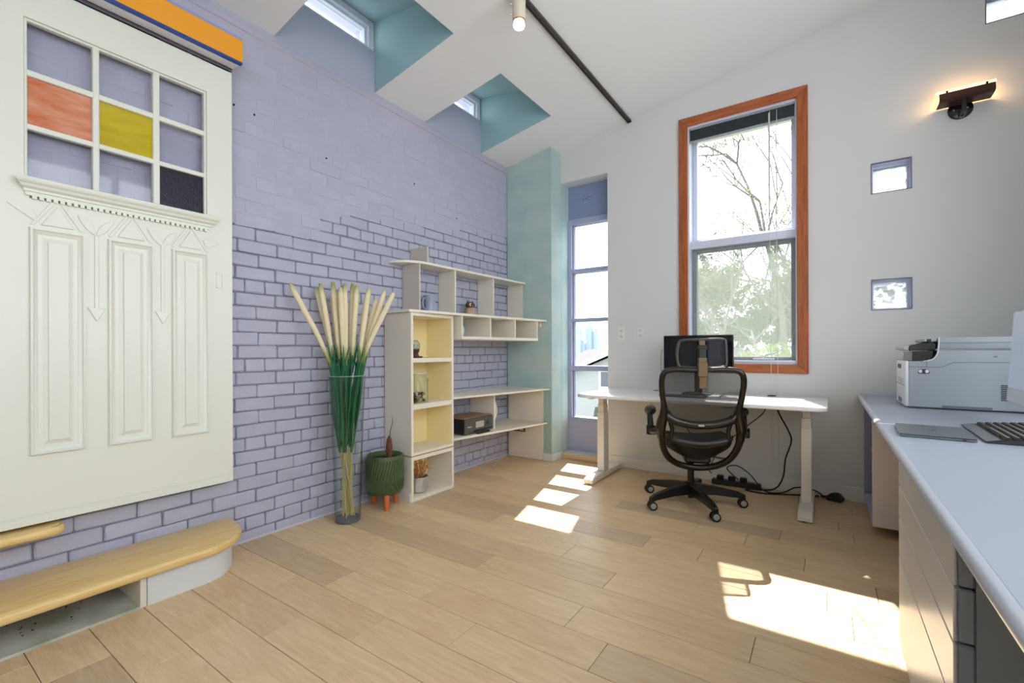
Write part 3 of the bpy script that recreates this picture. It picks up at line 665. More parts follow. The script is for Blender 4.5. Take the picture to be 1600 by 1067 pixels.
obj('top_board', B().prism(P, 'z', 1.888, 1.908, 0.0015), shelf_w, ds)
obj('end_block', B().box(BK, XU, 2.744, 2.762, 1.9085, 2.040, 0.001), shelf_shade, ds)
dk = thing('shelf_desk', (-2.7, 3.55, 0.39), 'two tapering wall shelves between the bookcase and the teal pilaster', 'shelf')
obj('upper_board', taper(B(), -2.638, 2.951, -2.403, YP-0.002, 0.752, 0.770), shelf_w, dk)
obj('lower_board', taper(B(), -2.640, 2.951, -2.428, YP-0.002, 0.394, 0.412), shelf_w, dk)
obj('divider', B().box(BK, -2.640, 3.535, 3.553, 0.412, 0.752, 0.001), shelf_w, dk)
obj('end_panel', B().box(BK+0.02, -2.482, YP-0.016, YP-0.002, 0.005, 0.394).box(BK+0.02, -2.482, YP-0.016, YP-0.002, 0.412, 0.752), mat('end panel cream', (224, 214, 198), 0.55), dk)
br = B().box(-2.92, -2.72, YP-0.05, YP-0.017, 0.383, 0.394)
obj('shelf_bracket', br, mat('bracket white', (210, 204, 196), 0.5), dk)

# socket strip low on the end panel
so = thing('cable_outlet', (-2.75, YP-0.03, 0.30), 'small dark outlet on the cream end panel under the lower shelf', 'outlet')
obj('plate', B().box(-2.86, -2.70, YP-0.026, YP-0.0165, 0.285, 0.345, 0.002), mat('outlet brown', (70, 62, 58), 0.5), so)
obj('socket', B().box(-2.845, -2.79, YP-0.029, YP-0.026, 0.297, 0.333, 0.001), mat('outlet cream', (206, 198, 186), 0.5), so)
obj('socket', B().box(-2.770, -2.715, YP-0.029, YP-0.026, 0.297, 0.333, 0.001), mat('outlet cream', (206, 198, 186), 0.5), so)
cab = smooth_path([(-2.90, 3.74, 0.40), (-2.925, 3.75, 0.2), (-2.915, 3.76, 0.02), (-2.80, 3.71, 0.005), (-2.81, 3.79, 0.005), (-2.90, 3.86, 0.005), (-2.86, 3.95, 0.005), (-2.90, 4.05, 0.02), (-2.925, 4.08, 0.15), (-2.92, 4.12, 0.28), (-2.86, 4.168, 0.32)], 8)
obj('thin_cable', B().tube(cab, 0.0028, 6), mat('cable pale', (214, 200, 190), 0.6), None, 60, label='pale thin cable looped on the floor under the lower shelf', cat='cable')

# ------------------------------------------------------------------ things on the shelves
rec = thing('stereo_receiver', (-2.75, 3.31, 0.412), 'black stereo receiver with brown top on the lower wall shelf', 'stereo')
blk = mat('satin black', (30, 30, 32), 0.4); blk2 = mat('gloss black', (16, 16, 18), 0.15); dkgrey = mat('anthracite', (62, 64, 68), 0.4)
obj('chassis', B().box(-2.90, -2.652, 3.105, 3.515, 0.421, 0.555, 0.003), blk, rec)
obj('top_cover', B().box(-2.902, -2.650, 3.103, 3.517, 0.555, 0.563, 0.002), mat('walnut top', (150, 116, 92), 0.4, var=0.15, scale=6, stretch=(12, 1, 1)), rec)
obj('front_panel', B().box(-2.652, -2.640, 3.105, 3.515, 0.425, 0.553, 0.002), mat('gunmetal', (92, 92, 90), 0.3, 0.4), rec)
obj('display', B().box(-2.640, -2.638, 3.255, 3.375, 0.463, 0.520, 0.001), mat('pale display', (176, 172, 160), 0.3), rec)
obj('volume_knob', B().cyl((-2.640, 3.44, 0.492), (-2.630, 3.44, 0.492), 0.022, n=20), dkgrey, rec, 40)
obj('badge', B().box(-2.640, -2.6385, 3.140, 3.195, 0.478, 0.488), mat('pale display', (176, 172, 160), 0.3), rec)
obj('button_row', B().box(-2.640, -2.637, 3.24, 3.50, 0.436, 0.446, 0.001), blk2, rec)
for y in (3.14, 3.47):
    for x in (-2.87, -2.68): obj('foot', B().cyl((x, y, 0.4122), (x, y, 0.421), 0.014, n=12), blk, rec)
rm = thing('remote_control', (-2.62, 3.36, 0.412), 'slim black remote lying in front of the stereo receiver', 'remote')
obj('body', B().box(-2.628, -2.596, 3.24, 3.42, 0.4123, 0.427, 0.004), blk2, rm)
obj('buttons', B().box(-2.622, -2.612, 3.27, 3.40, 0.427, 0.4285), dkgrey, rm)
pl = thing('white_plate', (-2.76, 3.62, 0.412), 'round white plate standing on edge on the lower wall shelf', 'plate')
pb = B().lathe([(0.02, 0.022), (0.09, 0.02), (0.105, 0.026), (0.155, 0.006), (0.157, 0.0), (0.10, 0.014), (0.02, 0.014)], n=40, cap0=True, cap1=True)
pb.xf(Matrix.Translation((-2.80, 3.592, 0.570)) @ Matrix.Rotation(R(80), 4, 'X'))
obj('dish', pb, mat('porcelain', (226, 224, 220), 0.25), pl, 40)
# jug, owl, small vase
jg = thing('pitcher', (-2.86, 2.90, 1.4915), 'pale blue-grey pitcher in the first bay of the top shelf', 'pitcher')
jm = mat('pale blue glaze', (158, 166, 188), 0.3)
jp = [(0.040, 0), (0.046, 0.03), (0.044, 0.08), (0.050, 0.13), (0.058, 0.16), (0.054, 0.16), (0.045, 0.13), (0.038, 0.08), (0.038, 0.012)]
obj('body', B().lathe(jp, (-2.862, 2.90, 1.4918), 28, True, True), jm, jg, 40)
obj('handle', B().tube(smooth_path([(-2.862, 2.855, 1.63), (-2.862, 2.822, 1.62), (-2.862, 2.812, 1.58), (-2.862, 2.826, 1.54), (-2.862, 2.858, 1.53)], 5), 0.007, 8), jm, jg, 50)
ow = thing('owl_figurine', (-2.83, 3.41, 1.4915), 'little brown owl figurine in the middle bay of the top shelf', 'figurine')
cx_, cy_, cz_ = -2.83, 3.41, 1.4918
obj('body', B().lathe([(0.034, 0), (0.045, 0.02), (0.047, 0.05), (0.040, 0.08), (0.028, 0.1)], (cx_, cy_, cz_), 20), mat('owl cream', (206, 184, 160), 0.6, rgb2=(150, 116, 90), scale=50), ow, 40)
obj('head', B().ball((cx_, cy_, cz_+0.115), 0.046, 0.05, 0.036), mat('owl brown', (96, 66, 48), 0.6, var=0.3, scale=40), ow, 60)
for s in (-1, 1):
    obj('ear_tuft', B().tube([(cx_, cy_+s*0.03, cz_+0.135), (cx_, cy_+s*0.044, cz_+0.160)], [0.014, 0.002], 8), mat('owl brown', (96, 66, 48), 0.6), ow)
    ey = obj('eye', B().ball((cx_+0.030, cy_+s*0.021-0.008, cz_+0.118), 0.012, 0.017, 0.017, 14, 8), mat('owl eye white', (222, 212, 190), 0.4), ow, 60)
    obj('pupil', B().ball((cx_+0.041, cy_+s*0.021-0.010, cz_+0.118), 0.004, 0.008, 0.008, 10, 6), blk2, ey, 60)
obj('beak', B().tube([(cx_+0.036, cy_-0.008, cz_+0.108), (cx_+0.047, cy_-0.009, cz_+0.094)], [0.007, 0.001], 8), mat('beak tan', (190, 140, 70), 0.5), ow)
sv = thing('bud_vase', (-2.66, 3.07, 1.2945), 'small pale aqua bud vase in the left hanging box', 'vase')
obj('body', B().lathe([(0.02, 0), (0.034, 0.015), (0.042, 0.05), (0.036, 0.085), (0.016, 0.10), (0.013, 0.12), (0.022, 0.145), (0.019, 0.145), (0.010, 0.12)], (-2.655, 3.060, 1.2945), 24), mat('aqua glaze', (176, 206, 206), 0.2), sv, 50)
obj('cork', B().cyl((-2.655, 3.060, 1.4395), (-2.655, 3.060, 1.452), 0.012, n=12), mat('cork', (150, 140, 120), 0.8), sv)
# trinkets in the bookcase
sg = thing('snow_globe', (-2.72, 2.60, 1.113), 'tiny snow globe on dark wooden base in the upper compartment', 'ornament')
gx, gy, gz = -2.715, 2.585, 1.1132
obj('base', B().lathe([(0.034, 0), (0.036, 0.012), (0.028, 0.020), (0.022, 0.035), (0.030, 0.05), (0.034, 0.062), (0.033, 0.072)], (gx, gy, gz), 20), mat('dark mahogany', (74, 40, 34), 0.35), sg, 40)
obj('snow', B().lathe([(0.030, 0.072), (0.033, 0.090), (0.024, 0.105), (0.008, 0.112)], (gx, gy, gz), 18), mat('globe snow', (216, 216, 220), 0.6, rgb2=(120, 120, 126), scale=60), sg, 50)
obj('dome', B().lathe([(0.033, 0.072), (0.037, 0.095), (0.033, 0.122), (0.018, 0.138), (0.003, 0.142)], (gx, gy, gz), 20), vase_glass, sg, 60)
obj('side_charm', B().box(gx-0.012, gx+0.01, gy+0.042, gy+0.072, gz, gz+0.014, 0.003), mat('dark mahogany', (74, 40, 34), 0.35), sg)
gj = thing('glass_jar', (-2.72, 2.63, 0.752), 'square glass jar half filled with stones and shells in bookcase', 'jar')
jx, jy, jz = -2.735, 2.625, 0.7525
def rr_ring(h, w, r, z):
    out = []
    for sx, sy, a0 in ((1, 1, 0), (-1, 1, 90), (-1, -1, 180), (1, -1, 270)):
        for k in range(5):
            t = R(a0 + 90*k/4); out.append((jx + sx*(h-r) + r*math.cos(t), jy + sy*(w-r) + r*math.sin(t), z))
    return out
b = B(); rings = [[b.bm.verts.new(p) for p in rr_ring(h, h, 0.022, z)] for h, z in ((0.066, jz), (0.068, jz+0.01), (0.068, jz+0.19), (0.056, jz+0.205), (0.056, jz+0.235))]
b.bm.faces.new(rings[0])
for A, C in zip(rings, rings[1:]):
    for k in range(20): b.bm.faces.new([A[k], A[(k+1) % 20], C[(k+1) % 20], C[k]])
obj('glass_wall', b, vase_glass, gj, 50)
obj('glass_rim', B().tube(rr_ring(0.056, 0.056, 0.022, jz+0.236), 0.003, 6, True), mat('rim glint', (222, 226, 222), 0.1), gj, 60)
for i in range(34):
    lay = i // 12; a = rnd.uniform(-0.048, 0.048); c = rnd.uniform(-0.048, 0.048)
    s0 = rnd.uniform(0.012, 0.018)
    st_ = B().ball((0, 0, 0), s0*1.15, s0, s0*0.75, 8, 6).xf(Matrix.Translation((jx+a, jy+c, jz+0.018+lay*0.026)) @ Matrix.Rotation(rnd.uniform(0, 3), 4, Vector((rnd.random(), rnd.random(), rnd.random()+0.1))))
    obj('pebble', st_, mat(*[('pebble slate', (84, 80, 76)), ('pebble tan', (150, 128, 100)), ('pebble pale', (206, 198, 184)), ('pebble brown', (104, 78, 58))][i % 4], 0.5), gj, 60)
sp = thing('silver_pot', (-2.72, 2.64, 0.028), 'crinkled silver pot holding a dried plant in the floor cube', 'plant pot')
px_, py_, pz_ = -2.735, 2.640, 0.0285
b = B(); ring = []
for z, r in ((0, 0.055), (0.01, 0.066), (0.06, 0.074), (0.12, 0.076), (0.125, 0.076), (0.125, 0.071), (0.09, 0.068)):
    ring.append([b.bm.verts.new((px_+(r+rnd.uniform(-0.004, 0.004)*(0 < z < 0.12))*math.cos(2*math.pi*k/28), py_+(r+rnd.uniform(-0.004, 0.004)*(0 < z < 0.12))*math.sin(2*math.pi*k/28), pz_+z)) for k in range(28)])
b.bm.faces.new(ring[0][::-1]); b.bm.faces.new(ring[-1])
for A, C in zip(ring, ring[1:]):
    for k in range(28): b.bm.faces.new([A[k], A[(k+1) % 28], C[(k+1) % 28], C[k]])
obj('pot', b, mat('silver foil', (206, 206, 208), 0.28, 0.75, bump=0.6, bscale=25), sp)
obj('soil', B().lathe([(0.066, 0.10), (0.04, 0.112)], (px_, py_, pz_), 20), mat('dry soil', (84, 52, 40), 0.95, var=0.4, scale=60, bump=0.5), sp)
dp = B(); straw = mat('dried straw', (206, 152, 84), 0.7, rgb2=(176, 116, 58), scale=30)
for i in range(34):
    a = rnd.uniform(0, 6.28); r0 = rnd.uniform(0, 0.035); h = rnd.uniform(0.08, 0.15); o = rnd.uniform(0.01, 0.055)
    p0 = Vector((px_+r0*math.cos(a), py_+r0*math.sin(a), pz_+0.10)); p2 = p0 + Vector((o*math.cos(a), o*math.sin(a), h)); p3 = p2 + Vector((0.03*math.cos(a+1), 0.03*math.sin(a+1), -rnd.uniform(0, 0.05)))
    dp.tube(smooth_path([p0, (p0+p2)/2+Vector((0.008, 0, 0)), p2, p3], 3), [0.003]*4+[0.005]*3+[0.004]*2+[0.0015], 5, flat=0.4)
dpo = obj('dried_plant', dp, straw, None, 60, label='brittle straw-coloured dried plant growing in the crinkled silver pot', cat='plant')
# ------------------------------------------------------------------ tall vase with stalks
VX, VY = -2.728, 1.962
va = thing('glass_vase', (VX, VY, 0), 'tall flared clear glass floor vase holding the cattail stalks', 'vase')
vp = [(0.078, 0.0), (0.084, 0.004), (0.085, 0.03), (0.090, 0.25), (0.100, 0.55), (0.112, 0.85), (0.120, 1.0)]
obj('glass_wall', B().lathe(vp, (VX, VY, 0.0), 40, False, False), vase_glass, va, 50)
obj('rim', B().tube([(VX+0.120*math.cos(2*math.pi*k/40), VY+0.120*math.sin(2*math.pi*k/40), 1.0) for k in range(40)], 0.0013, 6, True), mat('rim glint', (222, 226, 222), 0.1), va, 60)
obj('solid_base', B().lathe([(0.078, 0.0), (0.083, 0.004), (0.083, 0.026), (0.05, 0.030)], (VX, VY, 0.0), 40), mat('thick glass base', (104, 104, 122), 0.08), va, 40)
cat_g = bpy.data.materials.new('cattail head'); cat_g.use_nodes = True; nt = cat_g.node_tree
tc = nt.nodes.new('ShaderNodeTexCoord'); sx = nt.nodes.new('ShaderNodeSeparateXYZ'); crp = nt.nodes.new('ShaderNodeValToRGB'); mr = nt.nodes.new('ShaderNodeMapRange')
mr.inputs[1].default_value = 1.06; mr.inputs[2].default_value = 1.62
nt.links.new(tc.outputs['Object'], sx.inputs[0]); nt.links.new(sx.outputs[2], mr.inputs[0]); nt.links.new(mr.outputs[0], crp.inputs[0])
el = crp.color_ramp.elements; el[0].position = 0.0; el[0].color = lin((112, 128, 48))+(1,); el[1].position = 1.0; el[1].color = lin((150, 156, 96))+(1,)
for ps, cl in ((0.12, (150, 158, 84)), (0.28, (222, 214, 180)), (0.6, (232, 216, 184)), (0.88, (226, 216, 180))): q = el.new(ps); q.color = lin(cl)+(1,)
nt.links.new(crp.outputs[0], nt.nodes['Principled BSDF'].inputs['Base Color']); nt.nodes['Principled BSDF'].inputs['Roughness'].default_value = 0.9
green_stem = mat('stem green', (24, 92, 76), 0.5, rgb2=(52, 112, 60), scale=12, stretch=(20, 20, 2)); tan_stem = mat('stem tan', (190, 172, 110), 0.6)
tips = [(-0.30, -0.28, 1.61), (-0.215, 0.0, 1.61), (-0.165, -0.07, 1.63), (-0.10, 0.06, 1.60), (-0.085, -0.05, 1.64), (-0.045, 0.07, 1.63), (0.0, -0.06, 1.63), (0.03, 0.04, 1.64), (0.075, -0.03, 1.62), (0.12, 0.06, 1.55), (0.165, -0.06, 1.60), (0.19, 0.05, 1.53), (0.265, -0.02, 1.585), (0.335, -0.07, 1.565), (-0.02, -0.10, 1.60), (-0.13, 0.09, 1.57)]
rx, ry = 0.824, 0.566       # across the view
fx, fy = -0.566, 0.824
for i, (u, w, zt) in enumerate(tips):
    lb_ = {0: 'leftmost cattail stalk leaning far out over the glass vase', 13: 'rightmost cattail stalk leaning out towards the bookcase', 12: 'second cattail stalk from the right in the glass vase', 1: 'second cattail stalk from the left in the glass vase'}.get(i, 'cream cattail stalk in the upright middle of the vase bunch')
    s = thing('cattail_stalk', (VX, VY, 0.03), lb_, 'dried flower', 'cattail stalks in the glass vase')
    p3 = Vector((VX + rx*u + fx*w*0.7, VY + ry*u + fy*w*0.7, zt)); 
    k = 0.42 if abs(u) < 0.2 else 0.30
    p2 = Vector((VX + rx*u*k + fx*w*0.4, VY + ry*u*k + fy*w*0.4, 1.10 + 0.02*(i % 3)))
    p1 = Vector((VX + rx*u*0.14 + fx*w*0.25 - 0.004, VY + ry*u*0.14 + fy*w*0.25, 0.48 + 0.03*(i % 4)))
    gq = random.Random(i+50); p1.x += gq.uniform(-0.045, 0.045); p1.y += gq.uniform(-0.045, 0.045)
    p2.x += rx*u*0.12; p2.y += ry*u*0.12
    for p, lim in ((p2, 0.108), (p1, 0.060)):
        o = Vector((p.x-VX, p.y-VY, 0))
        if o.length > lim: o *= lim/o.length; p.x, p.y = VX+o.x, VY+o.y
    g = random.Random(i); p0 = Vector((VX + g.uniform(-0.035, 0.035), VY + g.uniform(-0.035, 0.035), 0.034))
    obj('stem_base', B().tube([p0, p1], 0.0042, 6), tan_stem, s, 60)
    st_ = B()
    for q in range(5):
        o = Vector((g.uniform(-0.011, 0.011), g.uniform(-0.011, 0.011), 0))
        st_.tube(smooth_path([p1+o*0.5, (p1+p2)/2+o*3.2, p2+o*0.6], 5), [0.004]+[0.0062]*5+[0.006]*5, 5, flat=0.6)
    for q in range(3):   # loose leaf tips around the head
        a = g.uniform(0, 6.28); o = Vector((math.cos(a), math.sin(a), 0))
        st_.tube(smooth_path([p2-Vector((0, 0, 0.12)), p2+o*0.022, p2+o*0.040+Vector((0, 0, g.uniform(0.05, 0.11)))], 3), [0.004]*5+[0.003, 0.001], 4, flat=0.5)
    obj('green_stem', st_, green_stem, s, 60)
    hd = smooth_path([p2-Vector((0, 0, 0.03)), (p2*2+p3)/3, (p2+p3*2)/3, p3], 4)
    obj('flower_head', B().tube(hd, [0.007, 0.011, 0.0135, 0.015, 0.0165, 0.0175, 0.018, 0.018, 0.018, 0.0175, 0.017, 0.016, 0.010], 10), cat_g, s, 60)
# ------------------------------------------------------------------ green planter
QX, QY = -2.757, 2.308
pt = thing('green_planter', (QX, QY, 0), 'green leaf-relief planter on three orange wooden legs', 'planter')
grn = mat('olive green glaze', (70, 88, 52), 0.5, var=0.12, scale=6)
po = [(0.02, 0.092), (0.085, 0.092), (0.115, 0.105), (0.130, 0.135), (0.134, 0.20), (0.134, 0.375), (0.131, 0.388), (0.124, 0.390), (0.119, 0.384), (0.119, 0.355)]
obj('pot', B().lathe(po, (QX, QY, 0), 48, True, False), grn, pt, 40)
obj('soil', B().lathe([(0.1205, 0.352), (0.06, 0.358)], (QX, QY, 0), 32), mat('dark soil', (38, 36, 32), 0.95, bump=0.6), pt)
rib = B()
def on_pot(a, z, r=0.1345): return (QX + r*math.cos(a), QY + r*math.sin(a), z)
for i in range(40):
    a0 = 2*math.pi*i/40
    rib.tube(smooth_path([on_pot(a0, 0.218, 0.1330), on_pot(a0+0.10, 0.265), on_pot(a0+0.20, 0.32), on_pot(a0+0.24, 0.362)], 3), 0.0058, 5)
    rib.tube(smooth_path([on_pot(a0, 0.208, 0.1330), on_pot(a0+0.12, 0.170, 0.1330), on_pot(a0+0.26, 0.132, 0.1285)], 3), 0.0054, 5)
rib.tube([on_pot(2*math.pi*k/48, 0.213 + 0.012*math.sin(3*2*math.pi*k/48), 0.1345) for k in range(48)], 0.0042, 6, True)
obj('leaf_relief', rib, grn, pt, 60)
tera = mat('orange wood', (206, 106, 56), 0.45, var=0.1, scale=20)
for lx, ly in ((-2.655, 2.240), (-2.868, 2.292), (-2.745, 2.405)):
    obj('leg', B().tube([(lx, ly, 0.0), (lx, ly, 0.02), (QX+(lx-QX)*0.85, QY+(ly-QY)*0.85, 0.105)], [0.014, 0.019, 0.022], 14), tera, pt, 50)
dr = thing('dry_stump', (QX, QY, 0.356), 'withered brown plant stump with one thin twig in the green planter', 'plant')
b = B()
for i in range(6):
    a = i*1.05; b.tube(smooth_path([(QX+0.010*math.cos(a)+0.02, QY+0.010*math.sin(a)+0.025, 0.352), (QX+0.014*math.cos(a)+0.02, QY+0.014*math.sin(a)+0.025, 0.43), (QX+0.012*math.cos(a+0.6)+0.022, QY+0.012*math.sin(a+0.6)+0.025, 0.500+0.012*(i % 3))], 3), [0.011]*5+[0.010, 0.006], 6)
obj('stump', b, mat('withered brown', (128, 82, 56), 0.85, rgb2=(82, 50, 36), scale=40), dr, 60)
obj('twig', B().tube(smooth_path([(QX+0.024, QY+0.027, 0.49), (QX+0.02, QY+0.038, 0.56), (QX+0.026, QY+0.052, 0.62), (QX+0.028, QY+0.050, 0.665)], 4), [0.0035]*6+[0.0028]*4+[0.0022]*3, 6), mat('twig grey', (96, 78, 68), 0.8), dr, 60)

# ------------------------------------------------------------------ standing desk
desk_w = mat('desk white laminate', (232, 232, 230), 0.3); desk_leg = mat('desk leg white', (226, 222, 214), 0.4)
dsk = thing('standing_desk', (-0.9, 3.97, 0), 'white standing desk with two T-foot legs under the tall window', 'desk')
P = []
for cx_, cy_, a0, r in ((0.008, 3.56, 270, 0.10), (0.008, 4.378, 0, 0.03), (-1.815, 4.378, 90, 0.03), (-1.815, 3.56, 180, 0.14)):
    sx_ = -1 if cx_ > -1 else 1; sy_ = 1 if cy_ < 4 else -1
    for k in range(9):
        t = R(a0 + 90*k/8); P.append((cx_ + sx_*r + r*math.cos(t), cy_ + sy_*r + r*math.sin(t)))
obj('desktop', B().prism(P, 'z', 0.764, 0.788, 0.004, 2), desk_w, dsk, 30)
obj('cross_beam', B().box(-1.66, -0.13, 3.93, 3.97, 0.72, 0.762, 0.002).box(-1.66, -0.13, 4.03, 4.07, 0.72, 0.762, 0.002), desk_leg, dsk)
for x0 in (-0.165, -1.757):
    yl0 = 3.655
    obj('foot', B().prism([(yl0, 0.008), (yl0, 0.042), (yl0+0.07, 0.060), (4.31, 0.060), (4.345, 0.030), (4.345, 0.008)], 'x', x0, x0+0.088, 0.004), desk_leg, dsk)
    xl = x0 + 0.012
    obj('leg_base', B().box(xl, xl+0.066, 3.925, 4.035, 0.060, 0.60, 0.004), desk_leg, dsk)
    obj('leg_stage', B().box(xl+0.004, xl+0.062, 3.930, 4.030, 0.60, 0.672, 0.003), desk_leg, dsk)
    obj('leg_stage', B().box(xl+0.008, xl+0.058, 3.935, 4.025, 0.672, 0.722, 0.003), desk_leg, dsk)
    obj('side_bracket', B().box(xl+0.012, xl+0.054, 3.70, 4.24, 0.74, 0.764, 0.002), desk_leg, dsk)
    for y in (yl0+0.03, 4.31): obj('leveller', B().cyl((x0+0.044, y, 0.0), (x0+0.044, y, 0.009), 0.018, n=12), blk, dsk)
obj('control_pad', B().box(-0.62, -0.50, 3.585, 3.64, 0.748, 0.764, 0.002), mat('pad grey', (180, 180, 182), 0.4), dsk)

mon = thing('desk_monitor', (-0.9, 4.16, 0.788), 'black monitor on the standing desk in front of the window', 'monitor')
obj('screen_bezel', B().box(-1.196, -0.630, 4.130, 4.170, 0.975, 1.297, 0.006), blk, mon)
obj('screen', B().box(-1.188, -0.638, 4.127, 4.131, 0.992, 1.289), mat('dark screen', (14, 16, 20), 0.08), mon)
obj('stand_neck', B().box(-0.945, -0.885, 4.172, 4.200, 0.80, 1.10, 0.003), blk, mon)
obj('stand_base', B().box(-1.03, -0.80, 4.08, 4.26, 0.7885, 0.80, 0.004), blk, mon)
kb0 = thing('desk_keyboard', (-0.95, 3.86, 0.788), 'slim dark keyboard on the standing desk behind the chair back', 'keyboard')
obj('base', B().box(-1.14, -0.78, 3.80, 3.92, 0.7885, 0.800, 0.003), dkgrey, kb0)
ks = B()
for r in range(5):
    for q in range(15): ks.box(-1.133+q*0.0232, -1.133+q*0.0232+0.019, 3.806+r*0.022, 3.824+r*0.022, 0.800, 0.8035)
obj('keys', ks, mat('key grey', (92, 94, 98), 0.5), kb0, kind='stuff')
ms = thing('desk_mouse', (-0.66, 3.86, 0.788), 'pale computer mouse on the standing desk right of the chair', 'mouse')
obj('shell', B().ball((-0.665, 3.87, 0.797), 0.030, 0.052, 0.021).xf(Matrix.Identity(4)), mat('mouse pale', (206, 208, 212), 0.3), ms, 60)
obj('wheel', B().cyl((-0.670, 3.90, 0.812), (-0.660, 3.90, 0.812), 0.008, n=12), dkgrey, ms)
obj('desk_grommet', B().lathe([(0.032, 0), (0.032, 0.006), (0.024, 0.008)], (-0.37, 4.31, 0.7882), 24), dkgrey, None, 40, label='small black cable grommet at the back edge of the standing desk', cat='grommet')

# cables around the desk
cbl = mat('black cable', (28, 27, 27), 0.5); gcb = mat('grey cable', (150, 146, 140), 0.6)
def cable(pts, r, m, label, n=7): return obj('power_cable', B().tube(smooth_path(pts, n), r, 6), m, None, 60, label=label, cat='cable')
cable([(-0.40, 4.20, 0.757), (-0.42, 4.22, 0.66), (-0.56, 4.26, 0.52), (-0.66, 4.30, 0.42), (-0.78, 4.34, 0.28), (-0.86, 4.345, 0.12), (-0.84, 4.34, 0.075)], 0.0042, cbl, 'thin black cable slanting from the desk underside down behind the chair')
cable([(-0.33, 4.18, 0.757), (-0.31, 4.20, 0.66), (-0.25, 4.23, 0.53), (-0.23, 4.24, 0.44), (-0.27, 4.25, 0.30), (-0.29, 4.26, 0.14), (-0.36, 4.28, 0.03), (-0.52, 4.27, 0.008), (-0.55, 4.22, 0.008), (-0.42, 4.20, 0.008), (-0.25, 4.28, 0.008), (-0.05, 4.36, 0.008)], 0.006, cbl, 'thick black cable dropping from the desk and crossing the floor to the plug')
cable([(-0.62, 4.30, 0.062), (-0.70, 4.25, 0.16), (-0.62, 4.22, 0.20), (-0.52, 4.22, 0.14), (-0.42, 4.24, 0.02), (-0.30, 4.30, 0.008), (-0.20, 4.33, 0.06), (-0.08, 4.355, 0.05), (-0.01, 4.35, 0.012), (0.02, 4.33, 0.03)], 0.0048, cbl, 'black cable arching up from the power strip behind the desk leg')
cable([(-1.27, 4.18, 0.757), (-1.22, 4.22, 0.68), (-1.16, 4.24, 0.59), (-1.07, 4.26, 0.52), (-0.99, 4.28, 0.40)], 0.004, cbl, 'short black cable under the desk beside the left chair arm')
cable([(-1.16, 4.19, 1.17), (-1.24, 4.23, 1.165), (-1.26, 4.27, 1.08), (-1.262, 4.29, 0.90), (-1.27, 4.30, 0.81), (-1.33, 4.28, 0.793), (-1.25, 4.24, 0.793)], 0.003, gcb, 'thin grey cable hanging from the left edge of the black monitor')
ps = thing('power_strip', (-0.65, 4.33, 0), 'black power strip on the floor against the baseboard behind the chair', 'power strip')
M0 = Matrix.Translation((-0.63, 4.315, 0)) @ Matrix.Rotation(R(4), 4, 'Z')
obj('housing', B().box(-0.20, 0.18, -0.032, 0.032, 0.001, 0.045, 0.006).xf(M0), blk, ps)
for q in range(3): obj('plug', B().box(-0.16+q*0.09, -0.105+q*0.09, -0.026, 0.026, 0.045, 0.082, 0.006).xf(M0), blk2, ps)
obj('switch', B().box(0.13, 0.15, -0.014, 0.014, 0.045, 0.050, 0.002).xf(M0), mat('switch grey', (160, 160, 160), 0.4), ps)
pa = thing('plug_adapter', (0.045, 4.32, 0), 'angular black plug adapter lying on the floor right of the desk leg', 'plug')
M0 = Matrix.Translation((0.055, 4.315, 0)) @ Matrix.Rotation(R(-22), 4, 'Z')
obj('housing', B().prism([(-0.055, 0.001), (0.045, 0.001), (0.055, 0.03), (0.02, 0.065), (-0.02, 0.062), (-0.055, 0.03)], 'y', -0.028, 0.028, 0.005).xf(M0), blk, pa)
obj('cord_grip', B().tube([(-0.055, 0, 0.018), (-0.10, 0, 0.013)], [0.013, 0.007], 10).xf(M0), blk, pa)

# ------------------------------------------------------------------ office chair (built facing +y, then turned)
CHX, CHY, CHA = -0.855, 3.648, 21.0
ch = thing('office_chair', (CHX, CHY, 0), 'black mesh office chair with headrest seen from behind at the desk', 'chair', rotz=R(CHA))
frame_m = mat('bronze black plastic', (26, 19, 12), 0.28, spec=0.5); bronze = mat('bronze bracket', (112, 88, 56), 0.35); chb = mat('chair black', (13, 13, 13), 0.38)
net = veil('chair net', (66, 64, 62), 0.68, 0.3); net2 = veil('headrest net', (48, 50, 54), 0.7, 0.3)
OX = 0.03
def by(z):    # depth of the back frame at height z
    return -0.34 if z > 0.98 else (-0.25 - 0.09*(z-0.6)/0.38 if z > 0.6 else -0.25 + 0.17*((0.6-z)/0.31)**1.6)
half = [(0.0, 1.030), (0.15, 1.034), (0.225, 1.026), (0.258, 0.995), (0.266, 0.93), (0.258, 0.84), (0.246, 0.76), (0.250, 0.70), (0.266, 0.62), (0.262, 0.54), (0.246, 0.46), (0.212, 0.385), (0.15, 0.330), (0.07, 0.303)]
loop = [(OX+x, by(z), z) for x, z in half] + [(OX, by(0.296), 0.296)] + [(OX-x, by(z), z) for x, z in half[:0:-1]]
lp = smooth_path(loop, 4, True)
rad = [0.020 if p.z > 0.8 else (0.020 + 0.016*min(1, (0.8-p.z)/0.14) if p.z > 0.6 else (0.029 if p.z > 0.53 else 0.024)) for p in lp]
obj('back_frame', B().tube(lp, rad, 10, True), frame_m, ch, 60)
cross = smooth_path([(OX-0.243, by(0.74), 0.742), (OX-0.20, by(0.68)-0.004, 0.680), (OX-0.10, by(0.64)-0.010, 0.648), (OX, by(0.64)-0.012, 0.640), (OX+0.10, by(0.64)-0.010, 0.648), (OX+0.20, by(0.68)-0.004, 0.680), (OX+0.243, by(0.74), 0.742)], 5)
obj('cross_bar', B().tube(cross, [0.021]*4+[0.031]*(len(cross)-8)+[0.021]*4, 10), frame_m, ch, 60)
obj('name_plate', B().box(OX-0.020, OX+0.020, by(0.64)-0.046, by(0.64)-0.042, 0.634, 0.647, 0.001), mat('silver plate', (196, 180, 160), 0.35, 0.5), ch)
